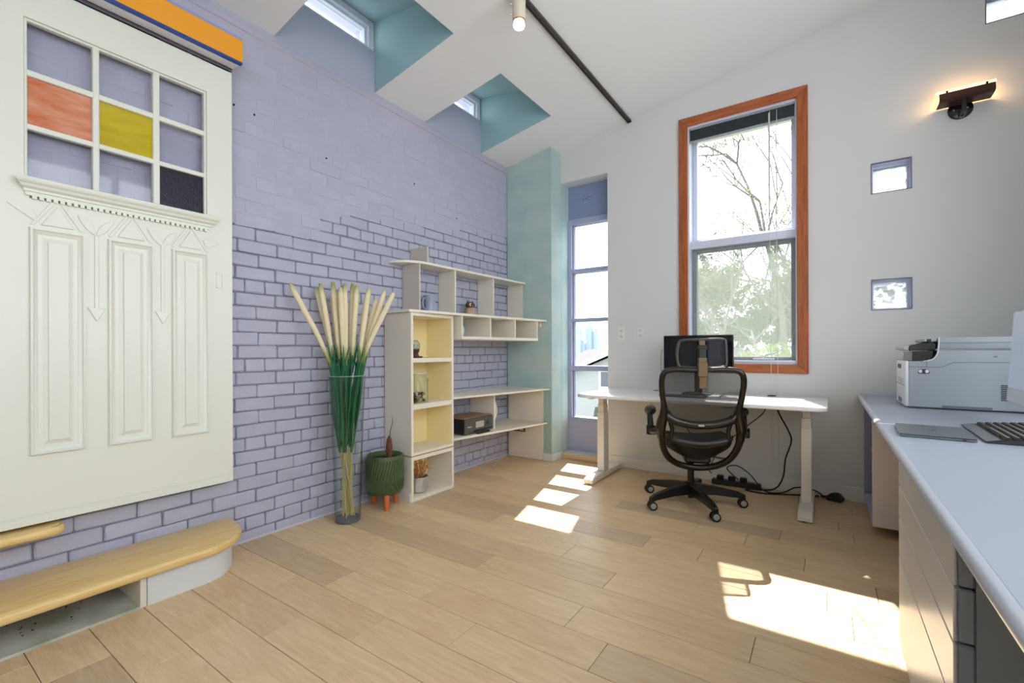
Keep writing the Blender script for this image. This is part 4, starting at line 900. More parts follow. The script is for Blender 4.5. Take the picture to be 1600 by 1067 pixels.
def panel(pts_l, y_of, bulge):
    """mesh fabric stretched between the left and right edges"""
    b = B(); rows = []
    for x, z in pts_l:
        rows.append([b.bm.verts.new((OX + x*(2*k/8-1), y_of(z) + bulge*(1-(2*k/8-1)**2), z)) for k in range(9)])
    for A, C in zip(rows, rows[1:]):
        for k in range(8): b.bm.faces.new([A[k], A[k+1], C[k+1], C[k]])
    return b
obj('back_net', panel([(0.15, 0.655), (0.205, 0.69), (0.235, 0.74), (0.240, 0.78), (0.246, 0.84), (0.252, 0.92), (0.245, 0.99), (0.20, 1.022)], by, 0.02), net, ch, 80)
obj('lower_net', panel([(0.17, 0.52), (0.175, 0.56), (0.180, 0.60), (0.185, 0.655)], lambda z: -0.225, 0.03), net, ch, 80)
for s in (-1, 1):
    obj('lower_strut', B().tube(smooth_path([(OX+s*0.205, -0.245, 0.665), (OX+s*0.188, -0.235, 0.60), (OX+s*0.192, -0.225, 0.54), (OX+s*0.17, -0.215, 0.50)], 4), 0.015, 8), chb, ch, 60)
# seat
def seat_surf(zoff, grow, y0=-0.225, y1=0.27):
    b = B(); rows = []
    for j in range(11):
        t = j/10; y = y0 + (y1-y0)*t
        hw = (0.235 + grow)*(1 - 0.10*abs(2*t-1)**4) * (0.90 + 0.10*min(1, t*4))
        rows.append([b.bm.verts.new((OX + hw*(2*k/12-1), y, 0.470 + zoff + 0.040*((2*k/12-1)**2)*(1-t*0.5) + 0.018*(1-t)**2 - 0.05*max(0, t-0.8)**2*25*0.2)) for k in range(13)])
    for A, C in zip(rows, rows[1:]):
        for k in range(12): b.bm.faces.new([A[k], A[k+1], C[k+1], C[k]])
    return b, rows
b, r1 = seat_surf(0.03, 0); b2, r2 = seat_surf(-0.02, -0.004)
bm2 = B(); t1, q1 = [], []
def copy_rows(rows): return [[bm2.bm.verts.new(v.co) for v in r] for r in rows]
A1, A2 = copy_rows(r1), copy_rows(r2)
for rows in (A1, A2):
    for a, c in zip(rows, rows[1:]):
        for k in range(12): bm2.bm.faces.new([a[k], a[k+1], c[k+1], c[k]])
edge1 = A1[0] + [r[-1] for r in A1[1:-1]] + A1[-1][::-1] + [r[0] for r in A1[-2:0:-1]]
edge2 = A2[0] + [r[-1] for r in A2[1:-1]] + A2[-1][::-1] + [r[0] for r in A2[-2:0:-1]]
for k in range(len(edge1)): bm2.bm.faces.new([edge1[k], edge1[(k+1) % len(edge1)], edge2[(k+1) % len(edge2)], edge2[k]])
b.bm.free(); b2.bm.free()
obj('seat', bm2, mat('seat fabric', (44, 44, 46), 0.8, bump=0.2, bscale=300), ch, 50)
obj('seat_rim', B().tube(smooth_path([(OX-0.215, -0.20, 0.545), (OX-0.15, -0.232, 0.520), (OX, -0.240, 0.503), (OX+0.15, -0.232, 0.520), (OX+0.215, -0.20, 0.545)], 5), 0.017, 8), mat('seat rim grey', (58, 56, 54), 0.4), ch, 60)
shell = B(); rows = []
for j in range(7):
    t = j/6; z = 0.500 - 0.130*t; hw = 0.240 - 0.075*t**4; y = -0.225 + 0.07*t
    rows.append([shell.bm.verts.new((OX + hw*(2*k/12-1), y + 0.09*(2*k/12-1)**2, z + 0.055*(2*k/12-1)**2*(1-t*0.3))) for k in range(13)])
for a, c in zip(rows, rows[1:]):
    for k in range(12): shell.bm.faces.new([a[k], a[k+1], c[k+1], c[k]])
obj('seat_shell', shell, chb, ch, 60)
obj('mechanism', B().box(OX-0.09, OX+0.09, -0.14, 0.12, 0.335, 0.430, 0.015), chb, ch)
obj('tilt_lever', B().tube([(OX+0.09, 0.04, 0.36), (OX+0.21, 0.03, 0.345), (OX+0.25, 0.028, 0.342)], [0.006, 0.008, 0.016], 8), mat('lever grey', (90, 88, 84), 0.4), ch, 60)
# armrests
for s in (-1, 1):
    ax = OX + s*0.325
    arm = obj('armrest', B().tube(smooth_path([(OX+s*0.262, -0.235, 0.585), (OX+s*0.30, -0.17, 0.57), (ax, -0.10, 0.565)], 4), [0.026]*5+[0.028]*4, 10).cyl((ax, -0.10, 0.535), (ax, -0.10, 0.600), 0.034, n=16), frame_m, ch, 40)
    obj('arm_post', B().tube([(ax, -0.09, 0.56), (ax+s*0.004, -0.06, 0.63), (ax+s*0.006, -0.04, 0.69)], [0.024, 0.022, 0.020], 12), chb, arm, 60)
    pad = B().ball((0, 0, 0), 0.044, 0.125, 0.038, 18, 12).xf(Matrix.Translation((ax, 0.0, 0.703)) @ Matrix.Rotation(R(-12), 4, 'X'))
    obj('arm_pad', pad, mat('arm pad', (40, 42, 48), 0.45), arm, 60)
# headrest
hz0, hz1, hy = 1.050, 1.240, -0.315
hl = smooth_path([(OX-0.150, hy-0.008, 1.062), (OX-0.160, hy, 1.13), (OX-0.150, hy+0.004, 1.205), (OX-0.125, hy+0.005, 1.236), (OX, hy-0.01, 1.240), (OX+0.135, hy+0.005, 1.242), (OX+0.155, hy+0.002, 1.215), (OX+0.158, hy, 1.13), (OX+0.155, hy-0.008, 1.065), (OX+0.120, hy-0.012, 1.050), (OX, hy-0.028, 1.046), (OX-0.120, hy-0.012, 1.050)], 4, True)
hr = obj('headrest', B().tube(hl, 0.010, 8, True), mat('headrest frame', (60, 56, 54), 0.25), ch, 60)
b = B(); rows = []
for j in range(6):
    z = 1.05 + 0.188*j/5; rows.append([b.bm.verts.new((OX + 0.153*(2*k/8-1), hy + 0.012 - 0.03*(1-(2*k/8-1)**2) + 0.012, z)) for k in range(9)])
for a, c in zip(rows, rows[1:]):
    for k in range(8): b.bm.faces.new([a[k], a[k+1], c[k+1], c[k]])
obj('headrest_net', b, net2, hr, 80)
HS = Matrix.Translation((0, -0.062, 0))
obj('headrest_post', B().box(OX-0.020, OX+0.020, -0.280, -0.262, 1.10, 1.236, 0.003).xf(HS), bronze, ch)
obj('headrest_joint', B().cyl((OX-0.030, -0.290, 1.185), (OX+0.030, -0.290, 1.185), 0.017, n=16).box(OX-0.025, OX+0.025, -0.305, -0.268, 1.105, 1.185, 0.004).xf(HS), chb, ch, 40)
obj('headrest_bracket', B().box(OX-0.030, OX+0.030, -0.322, -0.270, 0.985, 1.085, 0.004).box(OX-0.024, OX+0.024, -0.318, -0.285, 0.905, 0.985, 0.003).box(OX-0.028, OX+0.026, -0.315, -0.27, 1.085, 1.115, 0.003).xf(HS), bronze, ch)
# base
obj('gas_lift', B().cyl((0, 0, 0.155), (0, 0, 0.345), 0.024, n=20).cyl((0, 0, 0.045), (0, 0, 0.10), 0.020, n=20), chb, ch, 40)
obj('hub', B().lathe([(0.03, 0.075), (0.052, 0.085), (0.055, 0.13), (0.045, 0.158), (0.026, 0.162)], n=24), chb, ch, 40)
for k in range(5):
    a = R(164.5 + 72*k - CHA); d = Vector((math.cos(a), math.sin(a), 0)); e = Vector((-math.sin(a), math.cos(a), 0))
    def sec(r, w0, w1, z0, z1): return [d*r + e*w0 + Vector((0,0,z0)), d*r - e*w0 + Vector((0,0,z0)), d*r - e*w1 + Vector((0,0,z1)), d*r + e*w1 + Vector((0,0,z1))]
    b = B(); S = [sec(0.035, 0.036, 0.030, 0.080, 0.158), sec(0.18, 0.030, 0.021, 0.082, 0.140), sec(0.335, 0.023, 0.016, 0.070, 0.112), sec(0.380, 0.020, 0.014, 0.056, 0.092)]
    V = [[b.bm.verts.new(p) for p in s] for s in S]
    b.bm.faces.new(V[0][::-1]); b.bm.faces.new(V[-1])
    for A, C in zip(V, V[1:]):
        for q in range(4): b.bm.faces.new([A[q], A[(q+1) % 4], C[(q+1) % 4], C[q]])
    bmesh.ops.bevel(b.bm, geom=b.bm.edges[:], offset=0.003, segments=1, affect='EDGES')
    obj('base_arm', b, chb, ch)
    c = d*0.362; ax_ = Vector((math.cos(R(-CHA-48-k*5)), math.sin(R(-CHA-48-k*5)), 0))
    cs = B().cyl(c + Vector((0,0,0.05)), c + Vector((0,0,0.08)), 0.013, n=12)
    hood = B()
    for s in (-1, 1): cs.cyl(c + ax_*s*0.009 + Vector((0,0,0.029)), c + ax_*s*0.026 + Vector((0,0,0.031)), 0.031, n=22)
    co = obj('caster', cs, chb, ch, 40)
    for s in (-1, 1): obj('wheel_cap', B().cyl(c + ax_*s*0.026 + Vector((0,0,0.031)), c + ax_*s*0.029 + Vector((0,0,0.031)), 0.022, 0.019, n=18), mat('caster silver', (176, 176, 178), 0.3, 0.5), co, 40)

# ------------------------------------------------------------------ long counter on the right
top_m = mat('counter grey laminate', (166, 173, 188), 0.28, var=0.02, scale=3); edge_m = mat('counter edge', (190, 197, 210), 0.3)
CXF = 0.195
def worktop(name, y0, y1, label):
    w = thing(name, (0.7, (y0+y1)/2, 0.79), label, 'worktop')
    obj('slab', B().box(CXF+0.018, XR-0.002, y0, y1, 0.790, 0.826, 0.001), top_m, w)
    P = [(CXF+0.018, 0.790)] + [(CXF+0.018-0.018*math.sin(math.pi*k/8), 0.808-0.018*math.cos(math.pi*k/8)) for k in range(1, 8)] + [(CXF+0.018, 0.826)]
    obj('rounded_edge', B().prism(P, 'y', y0, y1), edge_m, w, 60)
    return w
worktop('worktop', 2.722, YF-0.002, 'far section of the pale grey worktop carrying the printer')
worktop('worktop', -0.6, 2.716, 'near section of the pale grey worktop carrying laptop and keyboard')
obj('joint_filler', B().box(CXF+0.004, XR-0.002, 2.7162, 2.7218, 0.789, 0.8275), mat('white caulk', (238, 238, 240), 0.5), None, label='white caulk bead joining the two worktop sections', cat='caulk')
# open cabinet by the wall
oc = thing('open_cabinet', (0.6, 4.0, 0.06), 'white open-fronted cabinet with lavender inside under the far worktop', 'cabinet')
cabw = mat('cabinet white', (214, 206, 204), 0.5); lavin = mat('cabinet lavender', (150, 152, 182), 0.6)
CF = 0.236
obj('side_panel', B().box(CF, 0.86, 3.640, 3.662, 0.060, 0.786, 0.002), cabw, oc)
obj('side_panel', B().box(CF, 0.86, 4.370, 4.386, 0.060, 0.786, 0.002), lavin, oc)
obj('bottom_panel', B().box(CF, 0.86, 3.662, 4.370, 0.060, 0.080, 0.001), mat('cabinet bottom', (178, 184, 210), 0.5), oc)
obj('back_panel', B().box(0.845, 0.86, 3.662, 4.370, 0.080, 0.786), lavin, oc)
obj('middle_shelf', B().box(CF+0.03, 0.845, 3.662, 4.370, 0.42, 0.438), lavin, oc)
obj('corner_brace', B().prism([(3.62, 0.786), (3.62, 0.70), (3.56, 0.786)], 'x', CF+0.004, CF+0.03), cabw, oc)
obj('plinth', B().box(0.40, 0.84, 3.72, 4.36, 0.0, 0.060), mat('plinth dark', (60, 54, 50), 0.8), oc)
jb = thing('junction_box', (0.28, 3.2, 0.72), 'small white socket box fixed under the worktop edge', 'socket')
obj('box', B().box(0.262, 0.30, 3.02, 3.10, 0.690, 0.789, 0.004), mat('socket white', (232, 230, 226), 0.4), jb)
obj('cover', B().box(0.258, 0.262, 3.025, 3.095, 0.700, 0.775, 0.001), mat('socket cream', (226, 208, 182), 0.4), jb)
# drawers
du = thing('drawer_unit', (0.6, 1.78, 0), 'satin white four-drawer unit under the near worktop', 'drawers')
DFX = 0.222; dy0, dy1 = 1.338, 2.228
grey_car = mat('carcass grey', (150, 156, 163), 0.5)
dfm = mat('satin drawer front', (206, 204, 202), 0.3, var=0.06, scale=5, stretch=(1, 0.6, 6))
obj('carcass', B().box(DFX+0.036, 0.86, dy0+0.002, dy1-0.002, 0.075, 0.789, 0.002), grey_car, du)
obj('plinth', B().box(DFX+0.09, 0.84, dy0+0.02, dy1-0.02, 0.0, 0.075), mat('plinth dark', (60, 54, 50), 0.8), du)
for z0, z1 in ((0.085, 0.402), (0.407, 0.541), (0.546, 0.660), (0.665, 0.784)):
    obj('drawer_front', B().box(DFX, DFX+0.007, dy0, dy1, z0, z1, 0.002), dfm, du)
    obj('drawer_end_shade', B().box(DFX+0.007, DFX+0.035, dy0+0.0005, dy1-0.0005, z0, z1, 0.004), grey_car, du)  # grey block: shade on the drawers' near ends put into its colour
obj('kneehole_panel', B().box(0.84, 0.86, -0.6, 1.338, 0.0, 0.789), grey_car, None, label='dark grey back panel of the kneehole under the near worktop', cat='panel')

# printer ----------------------------------------------------------------------
pr = thing('printer', (0.65, 3.72, 0.826), 'large grey and white laser printer on the far worktop', 'printer')
pg = mat('printer grey', (160, 168, 174), 0.45); pw = mat('printer white', (224, 226, 228), 0.4)
body = [(0.396, 0.834), (0.396, 1.100), (0.478, 1.100), (0.505, 1.110), (0.520, 1.135), (0.524, 1.163), (0.96, 1.163), (0.96, 0.834)]
obj('body', B().prism(body, 'y', 3.520, 3.905, 0.004), pg, pr)
obj('front_cover', B().prism([(3.520, 0.836), (3.905, 0.836), (3.905, 1.102), (3.520, 1.102)], 'x', 0.380, 0.398, 0.006, 2), pw, pr, 30)
obj('front_seam', B().box(0.3785, 0.3805, 3.53, 3.90, 0.955, 0.959), mat('seam grey', (120, 126, 132), 0.6), pr)
obj('brand_plate', B().box(0.3780, 0.3802, 3.68, 3.82, 1.052, 1.078), mat('print dark', (66, 70, 76), 0.5), pr)
obj('model_sticker', B().box(0.3785, 0.3802, 3.60, 3.84, 0.965, 0.995), mat('sticker pale', (200, 204, 206), 0.5), pr)
obj('tray_grip', B().box(0.3780, 0.3802, 3.66, 3.79, 0.846, 0.872), mat('grip grey', (104, 112, 118), 0.5), pr)
obj('scanner_lid', B().prism([(0.530, 1.170), (0.530, 1.236), (0.96, 1.236), (0.96, 1.170)], 'y', 3.518, 3.905, 0.006, 2), pg, pr, 30)
obj('lid_seam', B().box(0.532, 0.96, 3.5165, 3.5185, 1.203, 1.206), mat('seam grey', (120, 126, 132), 0.6), pr)
obj('white_cheek', B().tube(smooth_path([(0.462, 3.518, 1.100), (0.500, 3.518, 1.110), (0.520, 3.518, 1.140), (0.527, 3.518, 1.19), (0.528, 3.518, 1.236)], 4), 0.004, 6), pw, pr, 60)
obj('paper_slot', B().prism([(0.412, 1.101), (0.415, 1.155), (0.506, 1.160), (0.500, 1.125), (0.475, 1.103)], 'y', 3.530, 3.89), blk2, pr)
obj('control_panel', B().prism([(0.398, 1.160), (0.402, 1.192), (0.500, 1.212), (0.520, 1.20), (0.515, 1.163)], 'y', 3.524, 3.89, 0.004), blk2, pr)
obj('panel_lip', B().prism([(0.372, 1.166), (0.374, 1.184), (0.404, 1.192), (0.402, 1.160)], 'y', 3.53, 3.88, 0.004), mat('lip grey', (176, 180, 182), 0.4), pr)
obj('panel_hinge', B().box(0.470, 0.526, 3.55, 3.88, 1.212, 1.230, 0.002), mat('hinge grey', (186, 190, 192), 0.4), pr)
obj('panel_button', B().box(0.482, 0.500, 3.546, 3.56, 1.214, 1.228, 0.001), blk, pr)
seam = B()
for p, q in (((0.398, 1.068), (0.540, 1.066)), ((0.540, 1.066), (0.586, 1.094)), ((0.586, 1.094), (0.955, 1.098)), ((0.476, 1.098), (0.476, 1.068))):
    seam.tube([(p[0], 3.5198, p[1]), (q[0], 3.5198, q[1])], 0.0016, 5)
obj('side_seam', seam, mat('seam grey', (120, 126, 132), 0.6), pr)
bd = obj('side_badge', B().prism([(0.437, 1.034), (0.443, 1.028), (0.484, 1.028), (0.490, 1.034), (0.486, 1.050), (0.480, 1.055), (0.447, 1.055), (0.441, 1.050)], 'y', 3.5175, 3.5198), mat('badge navy', (40, 44, 92), 0.4), pr, label='small oval badge with white sides and a dark centre mark')
obj('badge_white', B().ball((0.449, 3.5173, 1.042), 0.009, 0.0008, 0.010, 12, 8), pw, bd); obj('badge_white', B().ball((0.477, 3.5173, 1.042), 0.009, 0.0008, 0.010, 12, 8), pw, bd)
obj('badge_mark', B().box(0.456, 0.459, 3.5165, 3.5176, 1.034, 1.048).box(0.467, 0.470, 3.5165, 3.5176, 1.034, 1.048).box(0.459, 0.467, 3.5165, 3.5176, 1.039, 1.042), mat('badge red', (120, 30, 50), 0.4), bd)
for i in range(9): obj('vent_slit', B().box(0.775, 0.81, 3.5185, 3.5205, 0.890+i*0.0098, 0.8955+i*0.0098), mat('slit dark', (58, 62, 68), 0.7), pr)
obj('side_mark', B().box(0.748, 0.762, 3.5188, 3.5203, 1.123, 1.132), mat('seam grey', (120, 126, 132), 0.6), pr)
obj('hand_grip', B().box(0.54, 0.742, 3.5175, 3.5205, 0.835, 0.850), mat('grip grey', (104, 112, 118), 0.5), pr)
obj('base_foot', B().box(0.40, 0.95, 3.53, 3.90, 0.8262, 0.834), blk, pr)

# laptop, keyboard, monitor -----------------------------------------------------
lt = thing('laptop', (0.36, 2.5, 0.826), 'closed space-grey laptop lying on the near worktop', 'laptop')
lg = mat('space grey aluminium', (112, 117, 124), 0.35, 0.6)
ML = Matrix.Translation((0.355, 2.502, 0)) @ Matrix.Rotation(R(-3), 4, 'Z')
obj('base', B().box(-0.110, 0.110, -0.154, 0.154, 0.8275, 0.8350, 0.002).xf(ML), lg, lt)
obj('lid', B().box(-0.110, 0.110, -0.154, 0.154, 0.8358, 0.8405, 0.002).xf(ML), lg, lt)
obj('lid_logo', B().ball((0, 0, 0.8405), 0.014, 0.020, 0.0006, 16, 6).xf(ML), mat('logo dark', (50, 54, 62), 0.2), lt)
obj('port', B().box(0.07, 0.080, -0.1548, -0.1535, 0.829, 0.833).xf(ML), blk, lt)
obj('rubber_feet', B().box(-0.09, 0.09, -0.14, 0.14, 0.8262, 0.8276).xf(ML), blk, lt)
kb = thing('keyboard', (0.59, 2.6, 0.826), 'black full-size keyboard with white legends beside the laptop', 'keyboard')
MK = Matrix.Translation((0.588, 2.585, 0)) @ Matrix.Rotation(R(-2), 4, 'Z')
obj('base', B().prism([(-0.098, 0.8262), (-0.098, 0.834), (-0.06, 0.8405), (0.095, 0.852), (0.095, 0.8262)], 'y', -0.235, 0.235, 0.002).xf(MK), blk, kb)
obj('wrist_edge', B().prism([(-0.1005, 0.834), (-0.064, 0.8415), (-0.066, 0.8395), (-0.1005, 0.8325)], 'y', -0.235, 0.235).xf(MK), mat('wrist grey', (104, 108, 114), 0.45), kb)
ks = B(); lgd = B()
for r in range(6):
    for q in range(20):
        if r == 0 and 3 < q < 8 and q != 4: continue
        x = -0.052 + r*0.0245; y = 0.226 - q*0.0228; z = 0.842 + (x+0.06)*0.074
        y1 = y + (0.0195 if not (r == 0 and q == 4) else 0.0195); y0 = y if not (r == 0 and q == 4) else y - 0.088
        ks.hexa([(x, y0-0.0195, z), (x+0.020, y0-0.0195, z+0.0015), (x+0.020, y1-0.0195, z+0.0015), (x, y1-0.0195, z), (x+0.002, y0-0.0175, z+0.0065), (x+0.018, y0-0.0175, z+0.008), (x+0.018, y1-0.0215, z+0.008), (x+0.002, y1-0.0215, z+0.0065)])
        if not (r == 0 and q == 4): lgd.poly([(x+0.008, y-0.013, z+0.0082), (x+0.014, y-0.013, z+0.0087), (x+0.014, y-0.006, z+0.0087), (x+0.008, y-0.006, z+0.0082)])
kk = obj('keys', ks.xf(MK), mat('key black', (16, 16, 18), 0.6), kb, kind='stuff')
obj('legends', lgd.xf(MK), mat('legend white', (214, 214, 210), 0.6), kb, kind='stuff')
im = thing('counter_monitor', (0.85, 2.9, 0.826), 'slim silver monitor at the right edge of the picture on the worktop', 'monitor')
MI = Matrix.Translation((0.741, 2.93, 1.13)) @ Matrix.Rotation(R(3.5), 4, 'Y')
silver = mat('monitor silver', (206, 210, 216), 0.3, 0.3)
obj('case', B().box(0.0, 0.016, -0.29, 0.29, -0.215, 0.220, 0.004, 2).xf(MI), silver, im, 30)
obj('screen', B().box(-0.0012, 0.001, -0.284, 0.284, -0.150, 0.214).xf(MI), mat('pale emissive screen', (150, 162, 176), 0.2, emit=((190, 204, 220), 0.14)), im)  # screen face given a pale colour and weak emission
obj('chin', B().box(-0.0014, 0.001, -0.288, 0.288, -0.213, -0.152, 0.0004).xf(MI), mat('chin white', (224, 226, 230), 0.35), im)
obj('stand', B().prism([(0.76, 1.10), (0.772, 1.10), (0.885, 0.840), (0.86, 0.836)], 'y', 2.84, 3.02, 0.002), silver, im)
obj('stand_foot', B().box(0.73, 0.93, 2.82, 3.04, 0.8262, 0.838, 0.003), silver, im)

# ------------------------------------------------------------------ lights and wall fittings
sc = thing('wall_sconce', (0.777, YF, 2.84), 'black wall sconce with a lit glass trough on the white wall', 'wall lamp')
sbk = mat('sconce black', (22, 18, 16), 0.25); 
obj('back_plate', B().lathe([(0.066, 0), (0.066, 0.010), (0.060, 0.014)], n=32).xf(Matrix.Translation((0.777, YF, 2.842)) @ Matrix.Rotation(R(90), 4, 'X')), sbk, sc, 40)
for dx in (-0.035, 0.035): obj('plate_screw', B().ball((0.777+dx, YF-0.015, 2.842), 0.005, 0.003, 0.005, 10, 6), mat('zinc', (186, 186, 180), 0.3, 0.7), sc)
obj('arm', B().box(0.764, 0.772, 4.305, YF-0.012, 2.790, 2.80).box(0.782, 0.790, 4.305, YF-0.012, 2.790, 2.80).box(0.764, 0.790, 4.300, 4.312, 2.790, 2.885, 0.002), sbk, sc)
obj('trough', B().prism([(4.290, 2.930), (4.286, 2.930), (4.278, 2.884), (4.30, 2.872), (4.405, 2.872), (4.405, 2.877), (4.302, 2.877), (4.283, 2.886)], 'x', 0.650, 0.925), mat('sconce brown', (64, 30, 18), 0.3), sc)
glowg = mat('warm lit glass', (255, 226, 176), 0.3, emit=((255, 200, 130), 1.6))
obj('glass_diffuser', B().prism([(4.292, 2.930), (4.296, 2.952), (4.345, 2.965), (4.352, 2.955), (4.302, 2.932)], 'x', 0.640, 0.930, 0.001), glowg, sc)
for x in (0.69, 0.885): obj('glass_clip', B().box(x-0.006, x+0.006, 4.286, 4.297, 2.926, 2.945, 0.001), sbk, sc)
for i, x in enumerate((0.70, 0.79, 0.88)):
    ld = bpy.data.lights.new('sconce_bulb', 'POINT'); ld.energy = 0.28; ld.color = (1.0, 0.62, 0.30); ld.shadow_soft_size = 0.012
    lo = bpy.data.objects.new('sconce_bulb', ld); COL.objects.link(lo); lo.location = (x, 4.335, 2.905); lo.parent = sc; lo.matrix_parent_inverse = MW(sc).inverted()
tr = thing('ceiling_track', (-1.605, 2.5, 3.44), 'black lighting track running along the sloping ceiling', 'light track')
th = math.atan(KC); MT = Matrix.Translation((-1.605, 0, cz(-1.605))) @ Matrix.Rotation(-th, 4, 'Y')
obj('rail', B().box(-0.019, -0.012, -0.8, 4.395, -0.022, 0.0).box(0.012, 0.019, -0.8, 4.395, -0.022, 0.0).box(-0.012, 0.012, -0.8, 4.395, -0.010, 0.0).xf(MT), mat('track black', (44, 40, 40), 0.35), tr)
obj('end_cap', B().box(-0.020, 0.020, 4.395, 4.408, -0.023, 0.0, 0.001).xf(MT), mat('track cap', (26, 22, 20), 0.5), tr)
obj('conductor', B().box(-0.003, 0.003, -0.8, 4.39, -0.013, -0.010).xf(MT), mat('copper strip', (110, 84, 74), 0.4, 0.5), tr)
sl_ = thing('track_spotlight', (-1.605, 2.43, 3.42), 'cream cylinder spotlight with glowing bulb hanging from the ceiling track', 'spotlight')
lx, ly = -1.607, 2.432
cream = mat('lamp cream', (216, 206, 188), 0.4)
obj('housing', B().lathe([(0.030, 0.405), (0.042, 0.40), (0.042, 0.285), (0.040, 0.270), (0.036, 0.270), (0.036, 0.30)], (lx, ly, 3.0), 28, True, False), cream, sl_, 40)
obj('adapter', B().box(lx-0.016, lx+0.016, ly-0.03, ly+0.03, 3.403, 3.430, 0.003), cream, sl_)
obj('copper_ring', B().lathe([(0.037, 0.262), (0.0395, 0.266), (0.0395, 0.280), (0.037, 0.282)], (lx, ly, 3.0), 28, False, False), mat('copper ring', (190, 120, 76), 0.25, 0.8), sl_, 40)
obj('bulb', B().lathe([(0.030, 0.275), (0.036, 0.255), (0.037, 0.238), (0.032, 0.226), (0.015, 0.220), (0.002, 0.219)], (lx, ly, 3.0), 28, True, False), mat('glowing bulb', (255, 236, 200), 0.3, emit=((255, 222, 170), 2.2)), sl_, 60)
for z in (3.31, 3.375): obj('thumb_screw', B().tube([(lx-0.042*0.824, ly-0.042*0.566, z), (lx-0.056*0.824, ly-0.056*0.566, z)], 0.006, 8), mat('zinc', (186, 186, 180), 0.3, 0.7), sl_)
ld = bpy.data.lights.new('spot_bulb', 'SPOT'); ld.energy = 9; ld.color = (1.0, 0.82, 0.6); ld.spot_size = R(70); ld.spot_blend = 0.5; ld.shadow_soft_size = 0.03
lo = bpy.data.objects.new('spot_bulb', ld); COL.objects.link(lo); lo.location = (lx, ly, 3.21); lo.parent = sl_; lo.matrix_parent_inverse = MW(sl_).inverted()
def outlet(x0, x1, z0, z1, label):
    o = thing('wall_outlet', ((x0+x1)/2, YF, z0), label, 'outlet')
    obj('cover_plate', B().box(x0, x1, YF-0.006, YF-0.0005, z0, z1, 0.002), mat('outlet white', (226, 224, 220), 0.4), o)
    for f in (0.28, 0.72):
        z = z0 + (z1-z0)*f
        s = obj('socket', B().box((x0+x1)/2-0.016, (x0+x1)/2+0.016, YF-0.008, YF-0.006, z-0.014, z+0.014, 0.001), mat('outlet face', (212, 210, 206), 0.4), o)
        obj('slot', B().box((x0+x1)/2-0.008, (x0+x1)/2-0.005, YF-0.0085, YF-0.0078, z-0.006, z+0.006).box((x0+x1)/2+0.005, (x0+x1)/2+0.008, YF-0.0085, YF-0.0078, z-0.006, z+0.006), blk, s)
outlet(-1.733, -1.661, 1.268, 1.400, 'larger white wall outlet nearest the narrow window')
outlet(-1.533, -1.470, 1.280, 1.395, 'smaller white wall outlet nearer the cherry-framed window')

# ------------------------------------------------------------------ outside
GZ = -3.4
obj('ground', B().box(-120, 90, 4.9, 260, GZ-0.3, GZ), mat('yard grass', (70, 84, 52), 0.95, rgb2=(92, 98, 74), scale=0.3), kind='structure', label='pale green yards beyond the windows')
siding = mat('house siding', (150, 153, 154), 0.7); shingle = mat('grey shingles', (66, 67, 73), 0.85, var=0.15, scale=3); rake = mat('rake white', (206, 207, 208), 0.6)
h1 = thing('neighbour_house', (-4.5, 17, GZ), 'pale house with a white gable edge outside the narrow window', 'house')
gx0, gx1, ga = -9.0, 0.0, -4.5
ez, rz = -0.08, 1.76
obj('wall', B().prism([(gx0+0.4, GZ), (gx1-0.4, GZ), (gx1-0.4, ez+0.02), (ga, rz-0.14), (gx0+0.4, ez+0.02)], 'y', 15.0, 21.0), siding, h1)
obj('roof_slope', B().prism([(gx0, ez), (ga, rz), (ga, rz+0.08), (gx0, ez+0.08)], 'y', 14.78, 21.3), shingle, h1)
obj('roof_slope', B().prism([(gx1, ez), (ga, rz), (ga, rz+0.08), (gx1, ez+0.08)], 'y', 14.78, 21.3), shingle, h1)
obj('rake_board', B().prism([(gx0, ez-0.10), (ga, rz-0.10), (ga, rz+0.09), (gx0, ez+0.09)], 'y', 14.70, 14.78), rake, h1)
hw = obj('house_window', B().box(-6.50, -5.6, 14.94, 15.0, -0.10, 0.42), mat('house window grey', (70, 78, 86), 0.2), h1)
obj('window_trim', B().box(-6.58, -6.50, 14.93, 15.0, -0.18, 0.50).box(-5.60, -5.52, 14.93, 15.0, -0.18, 0.50).box(-6.50, -5.60, 14.93, 15.0, 0.42, 0.50).box(-6.50, -5.60, 14.93, 15.0, -0.18, -0.10), rake, hw)
h2 = thing('neighbour_house', (-11, 26, GZ), 'grey-roofed house standing behind the gabled house outside', 'house')
obj('wall', B().box(-15.4, -4.0, 26, 34, GZ, -0.3), siding, h2)
obj('roof_slope', B().hexa([(-16, 25.4, -0.6), (-3, 25.4, -0.6), (-5, 30, 1.10), (-14, 30, 1.10), (-16, 25.4, -0.45), (-3, 25.4, -0.45), (-5, 30, 1.24), (-14, 30, 1.24)]), shingle, h2)
obj('roof_slope', B().hexa([(-16, 34.6, -0.6), (-3, 34.6, -0.6), (-5, 30, 1.10), (-14, 30, 1.10), (-16, 34.6, -0.45), (-3, 34.6, -0.45), (-5, 30, 1.24), (-14, 30, 1.24)]), shingle, h2)
obj('roof_hip', B().poly([(-16, 25.4, -0.45), (-16, 34.6, -0.45), (-14, 30, 1.24)]), shingle, h2)
tw = mat('far tower haze blue', (150, 166, 186), 0.8); tw2 = mat('far tower pale', (160, 174, 192), 0.8)
